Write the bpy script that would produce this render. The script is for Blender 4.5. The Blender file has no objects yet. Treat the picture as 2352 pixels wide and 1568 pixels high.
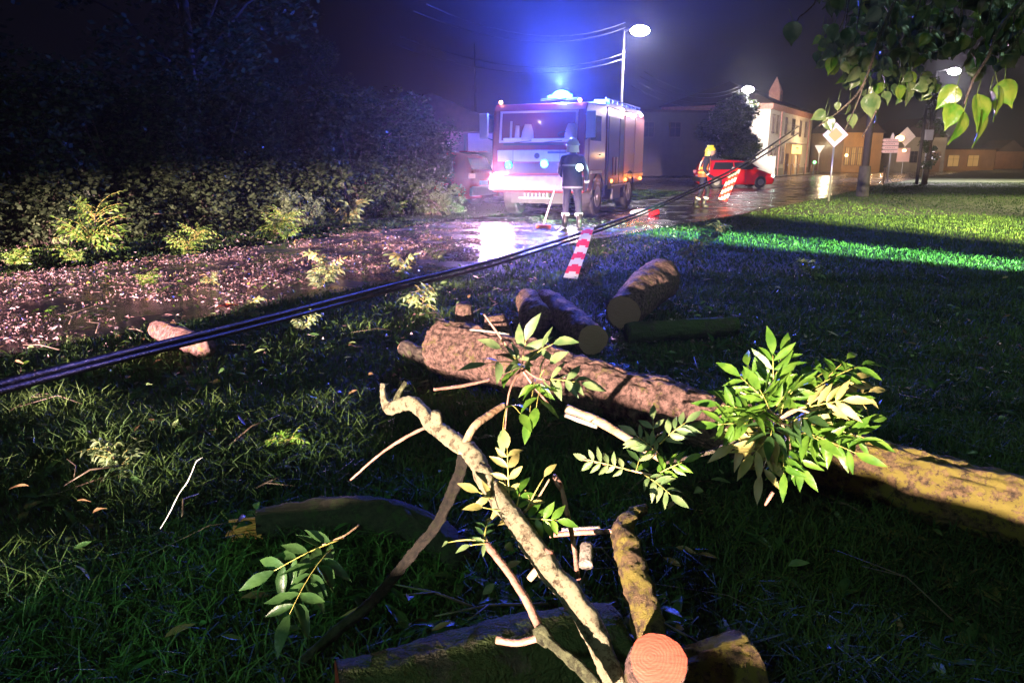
import bpy, bmesh, math, random
import numpy as np
from mathutils import Vector, Matrix, noise, Quaternion
R = math.radians
V = Vector
rnd = random.Random(7)
sc = bpy.context.scene
COL = sc.collection

# ------------------------------------------------------------------ camera
CAMZ, PITCH, F, CX, CY = 1.4, R(13.7), 1700.0, 1176.0, 784.0
cd = bpy.data.cameras.new('camera'); cam = bpy.data.objects.new('camera', cd); COL.objects.link(cam)
cam.location = (0, 0, CAMZ); cam.rotation_euler = (R(90) - PITCH, 0, 0)
cd.sensor_width = 36; cd.lens = 36 * F / 2352; cd.clip_start = 0.05; cd.clip_end = 1000
sc.camera = cam
sc.view_settings.view_transform = 'Standard'; sc.view_settings.look = 'None'
sc.view_settings.exposure = 0; sc.view_settings.gamma = 1; sc.view_settings.use_curve_mapping = False
try:
    sc.cycles.use_denoising = True
    sc.cycles.volume_bounces = 0; sc.cycles.max_bounces = 6; sc.cycles.diffuse_bounces = 2
    sc.cycles.glossy_bounces = 3; sc.cycles.transparent_max_bounces = 8; sc.cycles.caustics_reflective = False
    sc.cycles.sample_clamp_indirect = 4; sc.cycles.use_light_tree = True
except Exception: pass
# ------------------------------------------------------------------ night sky
w = bpy.data.worlds.new('World'); sc.world = w; w.use_nodes = True
bg = w.node_tree.nodes['Background']; bg.inputs[0].default_value = (0.0025, 0.0024, 0.0042, 1); bg.inputs[1].default_value = 1.0

def lamp(kind, loc, power, color, radius=.05, target=None, angle=60, blend=.3, name='lamp_light', scale=None, parent=None):
    l = bpy.data.lights.new(name, kind); l.energy = power; l.color = color
    l.shadow_soft_size = radius
    o = bpy.data.objects.new(name, l); COL.objects.link(o); o.location = loc
    if kind == 'SPOT':
        l.spot_size = R(angle); l.spot_blend = blend
    if target is not None:
        o.rotation_euler = (V(target) - V(loc)).to_track_quat('-Z', 'Y').to_euler()
    if scale: o.scale = scale
    if parent: o.parent = parent
    return o

# headlight of a car standing behind the camera on the left: lights the branches
lamp('SPOT', (-10.0, -18.0, .70), 230000, (1.0, .76, .62), .07, (1.85, 5.6, .35), 18, .25, 'headlight_or_fill', (1, .385, 1))
lamp('SPOT', (-10.7, -17.3, .70), 520000, (1.0, .62, .64), .07, (-4.9, 9.8, -.30), 27, .8, 'headlight_or_fill', (1, .26, 1))
# unseen spots added to lay stripes of light across the lawn
lamp('SPOT', (14.5, .5, 1.5), 400000, (.42, 1.0, .48), .05, (5.2, 12.7, .0), 8.5, 1.0, 'headlight_or_fill')
lamp('SPOT', (14.0, .0, 1.9), 380000, (1.0, .88, .34), .05, (10.0, 19.5, -.2), 22, 1.0, 'headlight_or_fill', (1, .5, 1))
lamp('SPOT', (48.0, 50.0, 3.5), 90000, (1.0, 1.0, .45), .05, (33.0, 54.0, .0), 13, .7, 'headlight_or_fill')
lamp('SPOT', (-7.0, -1.5, 2.2), 1500, (.35, 1.0, .45), .1, (-1.35, 1.9, .0), 12, .9, 'headlight_or_fill')  # added green fill spot for the grass at lower left
# unseen fill spots added high up to brighten the lawn
lamp('SPOT', (19.5, 27.0, 8), 11000, (1.0, .92, .42), .15, (18.5, 26, 0), 104, .8, name='street_or_fill_light')
lamp('SPOT', (40, 56.0, 8), 12000, (1.0, .95, .5), .15, (38, 55, 0), 104, .8, name='street_or_fill_light')
lamp('SPOT', (9.5, 3.5, 8), 1200, (.6, 1.0, .7), .15, (6.0, 8, 0), 100, .9, name='street_or_fill_light')
# unseen lamp added above and behind the camera to fill the foreground
lamp('SPOT', (-5.0, -7.0, 7.5), 1150, (.60, 1.0, .85), .15, (-3, 2, 0), 120, .8, name='street_or_fill_light')

# ------------------------------------------------------------------ pixel -> world
Fv = V((0, math.cos(PITCH), -math.sin(PITCH))); Uv = V((0, math.sin(PITCH), math.cos(PITCH))); Rv = V((1, 0, 0))
C0 = V((0, 0, CAMZ))
def ray(px, py): return Fv + Rv * ((px - CX) / F) - Uv * ((py - CY) / F)
def pd(px, py, d): return C0 + ray(px, py) * d
def ph(px, py, z=0.0):
    r = ray(px, py); return C0 + r * ((z - CAMZ) / r.z)
def pY(px, py, Y):
    r = ray(px, py); return C0 + r * (Y / r.y)

# ------------------------------------------------------------------ materials
def mat(name, col, rough=.6, metal=0, col2=None, nscale=8, ndetail=4, bump=0, bscale=40, spec=.5, emit=None, estr=0, coat=0, trans=0, alpha=1, stretch=None, rough2=None, sss=0, lo=.35, hi=.65):
    m = bpy.data.materials.new(name); m.use_nodes = True; nt = m.node_tree; N = nt.nodes; L = nt.links
    b = N['Principled BSDF']
    b.inputs['Base Color'].default_value = (*col, 1); b.inputs['Roughness'].default_value = rough
    b.inputs['Metallic'].default_value = metal; b.inputs['Specular IOR Level'].default_value = spec
    if coat: b.inputs['Coat Weight'].default_value = coat; b.inputs['Coat Roughness'].default_value = .08
    if trans: b.inputs['Transmission Weight'].default_value = trans
    if alpha < 1: b.inputs['Alpha'].default_value = alpha
    if emit is not None:
        b.inputs['Emission Color'].default_value = (*emit, 1); b.inputs['Emission Strength'].default_value = estr
    tc = N.new('ShaderNodeTexCoord'); src = tc.outputs['Object']
    if stretch:
        mp = N.new('ShaderNodeMapping'); mp.inputs['Scale'].default_value = stretch; L.new(src, mp.inputs[0]); src = mp.outputs[0]
    if col2 is not None:
        n = N.new('ShaderNodeTexNoise'); n.inputs['Scale'].default_value = nscale; n.inputs['Detail'].default_value = ndetail
        L.new(src, n.inputs[0])
        r = N.new('ShaderNodeValToRGB'); r.color_ramp.elements[0].position = lo; r.color_ramp.elements[1].position = hi
        r.color_ramp.elements[0].color = (*col, 1); r.color_ramp.elements[1].color = (*col2, 1)
        L.new(n.outputs[0], r.inputs[0]); L.new(r.outputs[0], b.inputs['Base Color'])
        if rough2 is not None:
            mr = N.new('ShaderNodeMapRange'); mr.inputs[1].default_value = lo; mr.inputs[2].default_value = hi
            mr.inputs[3].default_value = rough; mr.inputs[4].default_value = rough2
            n2 = N.new('ShaderNodeTexNoise'); n2.inputs['Scale'].default_value = nscale * .37; n2.inputs['Detail'].default_value = 5
            L.new(src, n2.inputs[0]); L.new(n2.outputs[0], mr.inputs[0]); L.new(mr.outputs[0], b.inputs['Roughness'])
    if bump:
        n = N.new('ShaderNodeTexNoise'); n.inputs['Scale'].default_value = bscale; n.inputs['Detail'].default_value = 6
        L.new(src, n.inputs[0])
        bp = N.new('ShaderNodeBump'); bp.inputs['Strength'].default_value = bump; bp.inputs['Distance'].default_value = .02
        L.new(n.outputs[0], bp.inputs['Height']); L.new(bp.outputs[0], b.inputs['Normal'])
    return m

def leafmat(name, col, col2, rough=.38, tl=.35, nscale=18):
    m = mat(name, col, rough, col2=col2, nscale=nscale, ndetail=2, bump=.15, bscale=60)
    nt = m.node_tree; N = nt.nodes; L = nt.links; b = N['Principled BSDF']; out = N['Material Output']
    t = N.new('ShaderNodeBsdfTranslucent'); mx = N.new('ShaderNodeMixShader'); mx.inputs[0].default_value = tl
    src = b.inputs['Base Color'].links[0].from_socket
    L.new(src, t.inputs[0]); L.new(b.outputs[0], mx.inputs[1]); L.new(t.outputs[0], mx.inputs[2]); L.new(mx.outputs[0], out.inputs[0])
    return m

def barkmat(name, c1, c2, moss=None, mossamt=.5, sc_=14, bump=.8, stretch=(1, 1, 1)):
    m = bpy.data.materials.new(name); m.use_nodes = True; nt = m.node_tree; N = nt.nodes; L = nt.links
    b = N['Principled BSDF']; b.inputs['Roughness'].default_value = .75; b.inputs['Specular IOR Level'].default_value = .35
    tc = N.new('ShaderNodeTexCoord'); mp = N.new('ShaderNodeMapping'); mp.inputs['Scale'].default_value = stretch
    L.new(tc.outputs['Object'], mp.inputs[0])
    n = N.new('ShaderNodeTexNoise'); n.inputs['Scale'].default_value = sc_; n.inputs['Detail'].default_value = 8; n.inputs['Roughness'].default_value = .7
    L.new(mp.outputs[0], n.inputs[0])
    wn = N.new('ShaderNodeTexNoise'); wn.inputs['Scale'].default_value = sc_ * 2.2; wn.inputs['Detail'].default_value = 5; L.new(mp.outputs[0], wn.inputs[0])
    wa = N.new('ShaderNodeMixRGB'); wa.blend_type = 'ADD'; wa.inputs[0].default_value = .10; L.new(mp.outputs[0], wa.inputs[1]); L.new(wn.outputs['Color'], wa.inputs[2])
    v = N.new('ShaderNodeTexVoronoi'); v.inputs['Scale'].default_value = sc_ * 3.2; v.inputs['Randomness'].default_value = 1; L.new(wa.outputs[0], v.inputs[0])
    r = N.new('ShaderNodeValToRGB'); r.color_ramp.elements[0].position = .4; r.color_ramp.elements[1].position = .62
    r.color_ramp.elements[0].color = (*c1, 1); r.color_ramp.elements[1].color = (*c2, 1); L.new(n.outputs[0], r.inputs[0])
    cur = r.outputs[0]
    if moss:
        n2 = N.new('ShaderNodeTexNoise'); n2.inputs['Scale'].default_value = sc_ * .45; n2.inputs['Detail'].default_value = 9; n2.inputs['Roughness'].default_value = .75
        L.new(tc.outputs['Object'], n2.inputs[0])
        r2 = N.new('ShaderNodeValToRGB'); r2.color_ramp.elements[0].position = .62 - mossamt * .25; r2.color_ramp.elements[1].position = .66 - mossamt * .22
        L.new(n2.outputs[0], r2.inputs[0])
        mx = N.new('ShaderNodeMixRGB'); L.new(r2.outputs[0], mx.inputs[0]); L.new(cur, mx.inputs[1]); mx.inputs[2].default_value = (*moss, 1); cur = mx.outputs[0]
    L.new(cur, b.inputs['Base Color'])
    ad = N.new('ShaderNodeMath'); ad.operation = 'ADD'; L.new(n.outputs[0], ad.inputs[0]); L.new(v.outputs['Distance'], ad.inputs[1])
    bp = N.new('ShaderNodeBump'); bp.inputs['Strength'].default_value = bump; bp.inputs['Distance'].default_value = .012
    L.new(ad.outputs[0], bp.inputs['Height']); L.new(bp.outputs[0], b.inputs['Normal'])
    return m

def woodend(name, c1, c2, sc_=60):
    m = bpy.data.materials.new(name); m.use_nodes = True; nt = m.node_tree; N = nt.nodes; L = nt.links
    b = N['Principled BSDF']; b.inputs['Roughness'].default_value = .6
    tc = N.new('ShaderNodeTexCoord')
    wv = N.new('ShaderNodeTexWave'); wv.wave_type = 'RINGS'; wv.rings_direction = 'Z'; wv.inputs['Scale'].default_value = sc_ * .8; wv.inputs['Distortion'].default_value = 7; wv.inputs['Detail'].default_value = 3
    mo = N.new('ShaderNodeMapping'); mo.inputs['Location'].default_value = (.014, -.008, 0); L.new(tc.outputs['Object'], mo.inputs[0]); L.new(mo.outputs[0], wv.inputs[0])
    ms = N.new('ShaderNodeMapping'); ms.inputs['Scale'].default_value = (9, 70, 9); ms.inputs['Rotation'].default_value = (0, 0, .6); L.new(tc.outputs['Object'], ms.inputs[0])
    n = N.new('ShaderNodeTexNoise'); n.inputs['Scale'].default_value = 2.2; n.inputs['Detail'].default_value = 9; n.inputs['Roughness'].default_value = .7; L.new(ms.outputs[0], n.inputs[0])
    ml = N.new('ShaderNodeMath'); ml.operation = 'MULTIPLY_ADD'; L.new(wv.outputs['Fac'], ml.inputs[0]); ml.inputs[1].default_value = .16; L.new(n.outputs[0], ml.inputs[2])
    r = N.new('ShaderNodeValToRGB'); r.color_ramp.elements[0].position = .3; r.color_ramp.elements[1].position = .95
    r.color_ramp.elements[0].color = (*c1, 1); r.color_ramp.elements[1].color = (*c2, 1)
    L.new(ml.outputs[0], r.inputs[0]); L.new(r.outputs[0], b.inputs['Base Color'])
    bp = N.new('ShaderNodeBump'); bp.inputs['Strength'].default_value = .35; bp.inputs['Distance'].default_value = .004
    L.new(ml.outputs[0], bp.inputs['Height']); L.new(bp.outputs[0], b.inputs['Normal'])
    return m

def emat(name, col, s): return mat(name, (.02, .02, .02), .3, emit=col, estr=s)

M = {}
M['earth'] = mat('earth', (.018, .02, .012), .85, col2=(.03, .04, .016), nscale=3, bump=.6, bscale=14)
M['grass'] = leafmat('grass_blade', (.020, .052, .014), (.06, .11, .022), .6, .25, 1.6); M['grass'].node_tree.nodes['Principled BSDF'].inputs['Specular IOR Level'].default_value = .25
M['asphalt'] = mat('wet_asphalt', (.030, .024, .024), .07, col2=(.085, .066, .064), nscale=3.5, ndetail=8, bump=.3, bscale=75, rough2=.36, lo=.38, hi=.62)
M['paving'] = mat('wet_paving', (.16, .15, .14), .15, col2=(.24, .22, .2), nscale=1.5, bump=.3, bscale=30, rough2=.45)
M['gravel'] = mat('pale_driveway', (.16, .13, .11), .45, col2=(.28, .23, .2), nscale=14, bump=.5, bscale=60)
M['kerb'] = mat('kerb_stone', (.2, .19, .18), .5, col2=(.32, .3, .28), nscale=6, bump=.3)
M['bark'] = barkmat('bark', (.06, .032, .026), (.42, .24, .20), (.20, .17, .05), .22, 34, 1.0)
M['bark_gold'] = barkmat('mossy_bark', (.05, .03, .02), (.32, .20, .10), (.30, .24, .045), .6, 38, 1.0)
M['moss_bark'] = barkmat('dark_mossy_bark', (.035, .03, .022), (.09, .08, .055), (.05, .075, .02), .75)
M['dark_bark'] = barkmat('dark_bark', (.03, .022, .018), (.08, .06, .045), (.05, .06, .02), .25)
M['lichen'] = barkmat('lichen_bark', (.10, .06, .035), (.40, .33, .20), (.56, .50, .32), .75, 90, .9)
M['lichen_g'] = barkmat('lichen_green_bark', (.07, .06, .03), (.22, .24, .12), (.3, .32, .16), .5, 100, 1.0)
M['twig'] = mat('red_twig', (.26, .12, .09), .45, col2=(.36, .2, .15), nscale=20, bump=.3, bscale=90)
M['twig_tan'] = mat('tan_twig', (.30, .18, .10), .45, col2=(.46, .32, .2), nscale=20, bump=.3, bscale=90)
M['twig_grey'] = mat('grey_twig', (.16, .13, .11), .5, col2=(.4, .36, .3), nscale=30, bump=.5, bscale=120)
M['end_pink'] = woodend('fresh_cut_wood', (.24, .035, .02), (.50, .105, .06))
M['end_tan'] = woodend('tan_cut_wood', (.30, .16, .10), (.50, .32, .22), 30)
M['end_pale'] = woodend('split_wood', (.5, .15, .05), (.85, .33, .12), 40)
M['leaf'] = leafmat('ash_leaf', (.055, .15, .015), (.13, .25, .03))
M['leaf_pale'] = leafmat('pale_ash_leaf', (.09, .16, .055), (.19, .25, .10), .5, .2)
M['leaf_back'] = leafmat('ash_leaf_underside', (.26, .24, .07), (.36, .31, .11), .5, .2)
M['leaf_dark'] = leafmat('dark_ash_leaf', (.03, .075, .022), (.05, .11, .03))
M['leaf_dusty'] = leafmat('dusty_leaf', (.10, .16, .07), (.2, .26, .13))
M['leaf_lime'] = leafmat('lime_leaf', (.05, .14, .012), (.14, .19, .025), .3, .45, 25)
M['rachis'] = mat('leaf_stalk', (.45, .40, .10), .45)
M['hedge'] = leafmat('hedge_leaf', (.016, .03, .012), (.06, .085, .04), .25, .15, 9)
M['treeleaf'] = leafmat('tree_leaf', (.014, .028, .014), (.06, .09, .03), .4, .2, 4)
M['cable'] = mat('cable_rubber', (.004, .004, .005), .5, spec=.25, bump=.3, bscale=60)
M['metal'] = mat('galvanised_steel', (.38, .38, .40), .4, .8, bump=.1)
M['dmetal'] = mat('dark_metal', (.05, .05, .055), .45, .5)
M['rubber'] = mat('tyre_rubber', (.018, .018, .02), .7, bump=.3)
M['red'] = mat('red_car_paint', (.50, .012, .02), .25, coat=.8, col2=(.44, .01, .018), nscale=3)
M['fred'] = mat('fire_truck_red', (.24, .012, .02), .3, coat=.6, col2=(.20, .012, .02), nscale=2)
M['white'] = mat('white_paint', (.50, .48, .52), .35, col2=(.36, .34, .4), nscale=3)
M['shutter'] = mat('roller_shutter', (.46, .20, .20), .4, .2, bump=.5, bscale=6, stretch=(.2, .2, 10))
M['glass'] = mat('dark_glass', (.02, .022, .028), .06, spec=.8)
M['clear'] = mat('windscreen_glass', (.9, .9, .95), .03, alpha=.16, spec=.6)
M['black'] = mat('black_trim', (.02, .02, .022), .5)
M['uniform'] = mat('dark_uniform', (.012, .014, .035), .75, col2=(.02, .022, .05), nscale=12, bump=.4, bscale=30)
M['skin'] = mat('skin', (.5, .3, .22), .5)
M['boot'] = mat('boot_leather', (.02, .018, .018), .4)
M['hivis'] = mat('hi_vis_orange', (.9, .16, .05), .5, emit=None)
M['reflective'] = mat('reflective_tape', (.85, .8, .7), .35)
M['yellowf'] = mat('yellow_reflective', (.9, .75, .1), .4)
M['helmet_w'] = mat('white_helmet', (.6, .6, .62), .3, coat=.3)
M['helmet_y'] = mat('yellow_helmet', (.85, .72, .03), .3, coat=.3)
M['tape_w'] = mat('tape_white', (.7, .66, .66), .9, spec=.1)
M['tape_r'] = mat('tape_red', (.75, .03, .03), .9, spec=.1)
M['stucco'] = mat('cream_render', (.56, .50, .42), .85, col2=(.48, .42, .36), nscale=1.2, bump=.3, bscale=30)
M['stucco_o'] = mat('ochre_render', (.34, .19, .07), .85, col2=(.26, .15, .06), nscale=1, bump=.3)
M['stucco_g'] = mat('grey_render', (.25, .22, .17), .85, col2=(.2, .17, .13), nscale=1, bump=.3)
M['stucco_p'] = mat('pink_render', (.34, .16, .16), .85, col2=(.28, .13, .14), nscale=1, bump=.3)
M['roof'] = mat('roof_tiles', (.03, .022, .02), .9, spec=.15, col2=(.05, .032, .03), nscale=6, bump=.8, bscale=10, stretch=(1, 6, 1))
M['cornice'] = mat('brick_cornice', (.30, .13, .10), .8, col2=(.4, .2, .15), nscale=5)
M['winframe'] = mat('brown_window_frame', (.10, .06, .04), .6)
M['door'] = mat('brown_door', (.16, .09, .045), .55, col2=(.22, .13, .07), nscale=5, stretch=(6, 6, 1))
M['concrete'] = mat('concrete', (.04, .036, .034), .9, col2=(.06, .055, .05), nscale=6, bump=.4)
M['polewood'] = mat('weathered_pole', (.035, .03, .028), .8, col2=(.06, .05, .045), nscale=6, bump=.4, stretch=(8, 8, 1))
M['seat'] = mat('cab_seat', (.62, .42, .40), .7)
M['signyel'] = mat('sign_orange', (.80, .36, .12), .4)
M['signwhite'] = mat('sign_white', (.78, .66, .66), .4)
M['signpink'] = mat('sign_pink', (.80, .52, .50), .4)
M['signback'] = mat('sign_back', (.32, .32, .34), .5, .4)
M['shopsign'] = mat('shop_sign', (.8, .6, .2), .5, emit=(1, .66, .22), estr=.75)
M['ink'] = mat('sign_ink', (.25, .10, .04), .6)
M['e_blue'] = emat('blue_beacon_glow', (.10, .62, 1.0), 9)
M['e_blue2'] = emat('blue_lens_glow', (.03, .35, 1.0), 7)
M['e_head'] = emat('headlamp_glow', (1.0, .82, .76), 160)
M['e_torch'] = emat('torch_glow', (.72, 1.0, .85), 30)
M['e_amber'] = emat('amber_glow', (1.0, .5, .2), 14)
M['e_orange'] = emat('orange_marker_glow', (1.0, .20, .03), 13)
M['e_work'] = emat('work_light_glow', (1.0, .88, .95), 16)
M['e_street'] = emat('street_lamp_glow', (1.0, .93, .97), 45)
M['e_warm'] = emat('warm_bulb_glow', (1.0, .62, .25), 10)
M['e_window'] = mat('lit_window', (.1, .07, .03), .3, emit=(1.0, .55, .15), estr=.38, )
M['e_green'] = emat('green_signal', (.2, 1.0, .25), 5)
M['e_cyan'] = emat('cyan_panel_light', (.12, .75, 1.0), 1.1)
M['e_tail'] = mat('tail_lamp', (.6, .3, .3), .2, emit=(1, .25, .3), estr=.35)

# ------------------------------------------------------------------ mesh builder
class MB:
    def __init__(s): s.v = []; s.f = []; s.m = []
    def add(s, vs, fs, m=0):
        o = len(s.v); s.v.extend([tuple(v) for v in vs]); s.f.extend([tuple(i + o for i in f) for f in fs]); s.m.extend([m] * len(fs)); return s
    def box(s, c, size, rot=None, m=0, taper=1.0, bev=0):
        x, y, z = [a / 2 for a in size]; t = taper
        if bev:
            b = min(bev, x * .9, y * .9, z * .9)
            bm = bmesh.new(); bmesh.ops.create_cube(bm, size=1)
            for v in bm.verts: v.co = V((v.co.x * 2 * x, v.co.y * 2 * y, v.co.z * 2 * z))
            bmesh.ops.bevel(bm, geom=bm.edges[:], offset=b, segments=2, affect='EDGES', profile=.6)
            bm.verts.index_update(); pts = [v.co.copy() for v in bm.verts]
            for p in pts:
                if p.z > 0: p.x *= t; p.y *= t
            fs = [[v.index for v in f.verts] for f in bm.faces]; bm.free()
        else:
            pts = [V((sx * x * (t if sz > 0 else 1), sy * y * (t if sz > 0 else 1), sz * z)) for sz in (-1, 1) for sy in (-1, 1) for sx in (-1, 1)]
            fs = [(0, 2, 3, 1), (4, 5, 7, 6), (0, 1, 5, 4), (2, 6, 7, 3), (0, 4, 6, 2), (1, 3, 7, 5)]
        if rot is not None: pts = [rot @ p for p in pts]
        return s.add([p + V(c) for p in pts], fs, m)
    def tube(s, pts, rad, n=8, m=0, step=None, amp=0, freq=5, cap=True, fine=0, ffreq=30, squash=None, ridge=0, rfreq=26):
        pts = [V(p) for p in pts]
        if not hasattr(rad, '__len__'): rad = [rad] * len(pts)
        if step:
            P = []; Q = []
            for i in range(len(pts) - 1):
                p0 = pts[max(i - 1, 0)]; p1 = pts[i]; p2 = pts[i + 1]; p3 = pts[min(i + 2, len(pts) - 1)]
                k = max(1, int((p2 - p1).length / step))
                for j in range(k):
                    t = j / k
                    P.append(.5 * ((2 * p1) + (p2 - p0) * t + (2 * p0 - 5 * p1 + 4 * p2 - p3) * t * t + (3 * p1 - p0 - 3 * p2 + p3) * t ** 3))
                    Q.append(rad[i] * (1 - t) + rad[i + 1] * t)
            P.append(pts[-1]); Q.append(rad[-1]); pts, rad = P, Q
        o = len(s.v); N = len(pts); T = None; up = None; arc = 0
        for i, p in enumerate(pts):
            if i: arc += (pts[i] - pts[i - 1]).length
            d = (pts[min(i + 1, N - 1)] - pts[max(i - 1, 0)])
            d = d.normalized() if d.length > 1e-9 else V((0, 0, 1))
            if up is None:
                up = d.cross(V((.3, .9, .1))).normalized() if abs(d.dot(V((.3, .9, .1)))) < .95 else d.cross(V((1, 0, 0))).normalized()
            else:
                up = (up - d * up.dot(d)); up = up.normalized() if up.length > 1e-6 else d.orthogonal().normalized()
            sd = d.cross(up)
            for k in range(n):
                a = 2 * math.pi * k / n; r = rad[i]
                dirv = up * math.cos(a) + sd * math.sin(a)
                if amp or fine:
                    q = p + dirv * r
                    if amp: r *= 1 + amp * noise.noise(q * freq)
                    if fine: r += fine * noise.noise(q * ffreq) + fine * .6 * noise.noise(q * ffreq * 2.3)
                if ridge:
                    q2 = V((math.cos(a) * rad[i] * rfreq, math.sin(a) * rad[i] * rfreq, arc * rfreq * .28))
                    q2 = q2 + V((1, 1, 1)) * .5 * noise.noise(q2 * .6); r += ridge * (abs(noise.noise(q2)) * 2.2 - .5 + .5 * abs(noise.noise(q2 * 2.1)))
                s.v.append(tuple(p + dirv * r))
        for i in range(N - 1):
            for k in range(n):
                a = o + i * n + k; b = o + i * n + (k + 1) % n
                s.f.append((a, b, b + n, a + n)); s.m.append(m)
        if cap:
            s.f.append(tuple(o + k for k in range(n - 1, -1, -1))); s.f.append(tuple(o + (N - 1) * n + k for k in range(n))); s.m += [m, m]
        return s
    def cyl(s, a, b, r, n=16, m=0, r2=None): return s.tube([a, b], [r, r if r2 is None else r2], n, m)
    def ball(s, c, r, n=12, k=8, m=0, sc_=(1, 1, 1), amp=0, freq=5, half=False):
        vs = []; c = V(c)
        for i in range(k + 1):
            th = math.pi * i / k * (.5 if half else 1)
            for j in range(n):
                a = 2 * math.pi * j / n
                p = V((math.sin(th) * math.cos(a) * sc_[0], math.sin(th) * math.sin(a) * sc_[1], math.cos(th) * sc_[2])) * r
                if amp: p *= 1 + amp * noise.noise((p + c) * freq)
                vs.append(c + p)
        fs = [(i * n + j, (i + 1) * n + j, (i + 1) * n + (j + 1) % n, i * n + (j + 1) % n) for i in range(k) for j in range(n)]
        if half: fs.append(tuple(k * n + j for j in range(n)))
        return s.add(vs, fs, m)
    def prism(s, pts, a, b, axis='y', m=0):
        def mk(p, t):
            if axis == 'y': return (p[0], t, p[1])
            if axis == 'x': return (t, p[0], p[1])
            return (p[0], p[1], t)
        n = len(pts); vs = [mk(p, a) for p in pts] + [mk(p, b) for p in pts]
        fs = [tuple(range(n)), tuple(range(2 * n - 1, n - 1, -1))] + [(i, i + n, (i + 1) % n + n, (i + 1) % n) for i in range(n)]
        return s.add(vs, fs, m)
    def build(s, name, mats, parent=None, smooth=False, world=False, loc=None, rot=None):
        me = bpy.data.meshes.new(name)
        off = V((0, 0, 0))
        if world and parent is not None: off = V(parent.location)
        if loc is not None and world: off = V(loc)
        vs = s.v if off.length == 0 else [(a - off.x, b - off.y, c - off.z) for a, b, c in s.v]
        me.from_pydata(vs, [], s.f)
        if not isinstance(mats, (list, tuple)): mats = [mats]
        for mm in mats: me.materials.append(mm)
        if len(mats) > 1: me.polygons.foreach_set('material_index', s.m)
        if smooth: me.polygons.foreach_set('use_smooth', [True] * len(s.f))
        me.update()
        o = bpy.data.objects.new(name, me); COL.objects.link(o)
        if parent is not None: o.parent = parent
        elif loc is not None: o.location = loc
        if rot is not None: o.rotation_euler = rot
        return o

def tag(o, label=None, cat=None, group=None, kind=None):
    if label: o['label'] = label
    if cat: o['category'] = cat
    if group: o['group'] = group
    if kind: o['kind'] = kind
    return o
def thing(name, label, cat, loc=(0, 0, 0), rz=0, group=None):
    o = bpy.data.objects.new(name, None); COL.objects.link(o); o.empty_display_size = .2
    o.location = loc; o.rotation_euler = (0, 0, rz); return tag(o, label, cat, group)
def copy_tree(o, parent=None):
    c = o.copy(); COL.objects.link(c); c.parent = parent
    for ch in list(o.children): copy_tree(ch, c)
    return c
def dup(o, loc, rz, label, group=None, scale=1):
    c = copy_tree(o); c.location = loc; c.rotation_euler = (0, 0, rz); c['label'] = label; c.scale = (scale,) * 3
    if group: c['group'] = group
    return c

# ------------------------------------------------------------------ ground, road
NEAR = [(-16, -14.6), (-9.9, -4.6), (-3.75, 5.4), (-1.3, 9.0), (0.94, 12.9), (3.4, 16.4), (6.3, 20.5), (12.5, 30), (21, 44), (40, 72), (63, 105), (112, 170)]
FAR = [(-21.5, -14), (-14.8, -3.5), (-10.2, 3.2), (-6.4, 9.2), (-4.3, 12.6), (-2.6, 15.8), (-0.9, 19.2), (2.4, 24.4), (5.3, 28.6), (8.4, 35), (6, 40), (-12, 47), (-40, 55), (-40, 66), (-10, 66), (16, 64.5), (22, 67), (33, 85), (57, 124), (100, 185)]
def inroad(x, y, pts=None):
    pts = pts or ROAD; c = False; j = len(pts) - 1
    for i in range(len(pts)):
        xi, yi = pts[i]; xj, yj = pts[j]
        if (yi > y) != (yj > y) and x < (xj - xi) * (y - yi) / (yj - yi) + xi: c = not c
        j = i
    return c
ROAD = NEAR + FAR[::-1]
def sheet(name, pts, z, m, thick=0):
    bm = bmesh.new(); vs = [bm.verts.new((x, y, z)) for x, y in pts]; f = bm.faces.new(vs)
    bmesh.ops.triangulate(bm, faces=[f]); bmesh.ops.recalc_face_normals(bm, faces=bm.faces[:])
    if bm.faces[:][0].normal.z < 0: bmesh.ops.reverse_faces(bm, faces=bm.faces[:])
    me = bpy.data.meshes.new(name); bm.to_mesh(me); bm.free(); me.materials.append(m)
    o = bpy.data.objects.new(name, me); COL.objects.link(o); return tag(o, kind='structure')
g = MB(); g.add([(-400, -100, -.03), (500, -100, -.03), (500, 600, -.03), (-400, 600, -.03)], [(0, 1, 2, 3)]); tag(g.build('ground', M['earth']), kind='structure')
sheet('road', ROAD, -.012, M['asphalt'])
sheet('driveway', [(-2.2, 17.9), (-0.9, 19.3), (1.2, 22.6), (-1.0, 26), (-4, 30), (-12, 33), (-14, 29), (-5, 24)], -.007, M['gravel'])
sheet('pavement', [(21.6, 67.6), (24.6, 69.2), (36.2, 88.2), (60, 127), (103, 188), (100, 188.5), (57, 126), (32.3, 86.2)], .06, M['paving'])
k = MB()
for i in range(len(NEAR) - 1):
    if NEAR[i][1] < 44: continue
for a, b in (((21.45, 67.1), (32.2, 86.0)), ((32.2, 86.0), (56.9, 125.9)), ((56.9, 125.9), (100, 188.5))):
    d = V((b[0] - a[0], b[1] - a[1], 0)); rz = math.atan2(d.y, d.x)
    k.box(((a[0] + b[0]) / 2, (a[1] + b[1]) / 2, .03), (d.length - .01, .16, .12), Matrix.Rotation(rz, 3, 'Z'))
tag(k.build('kerb', M['kerb']), kind='structure')

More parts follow.
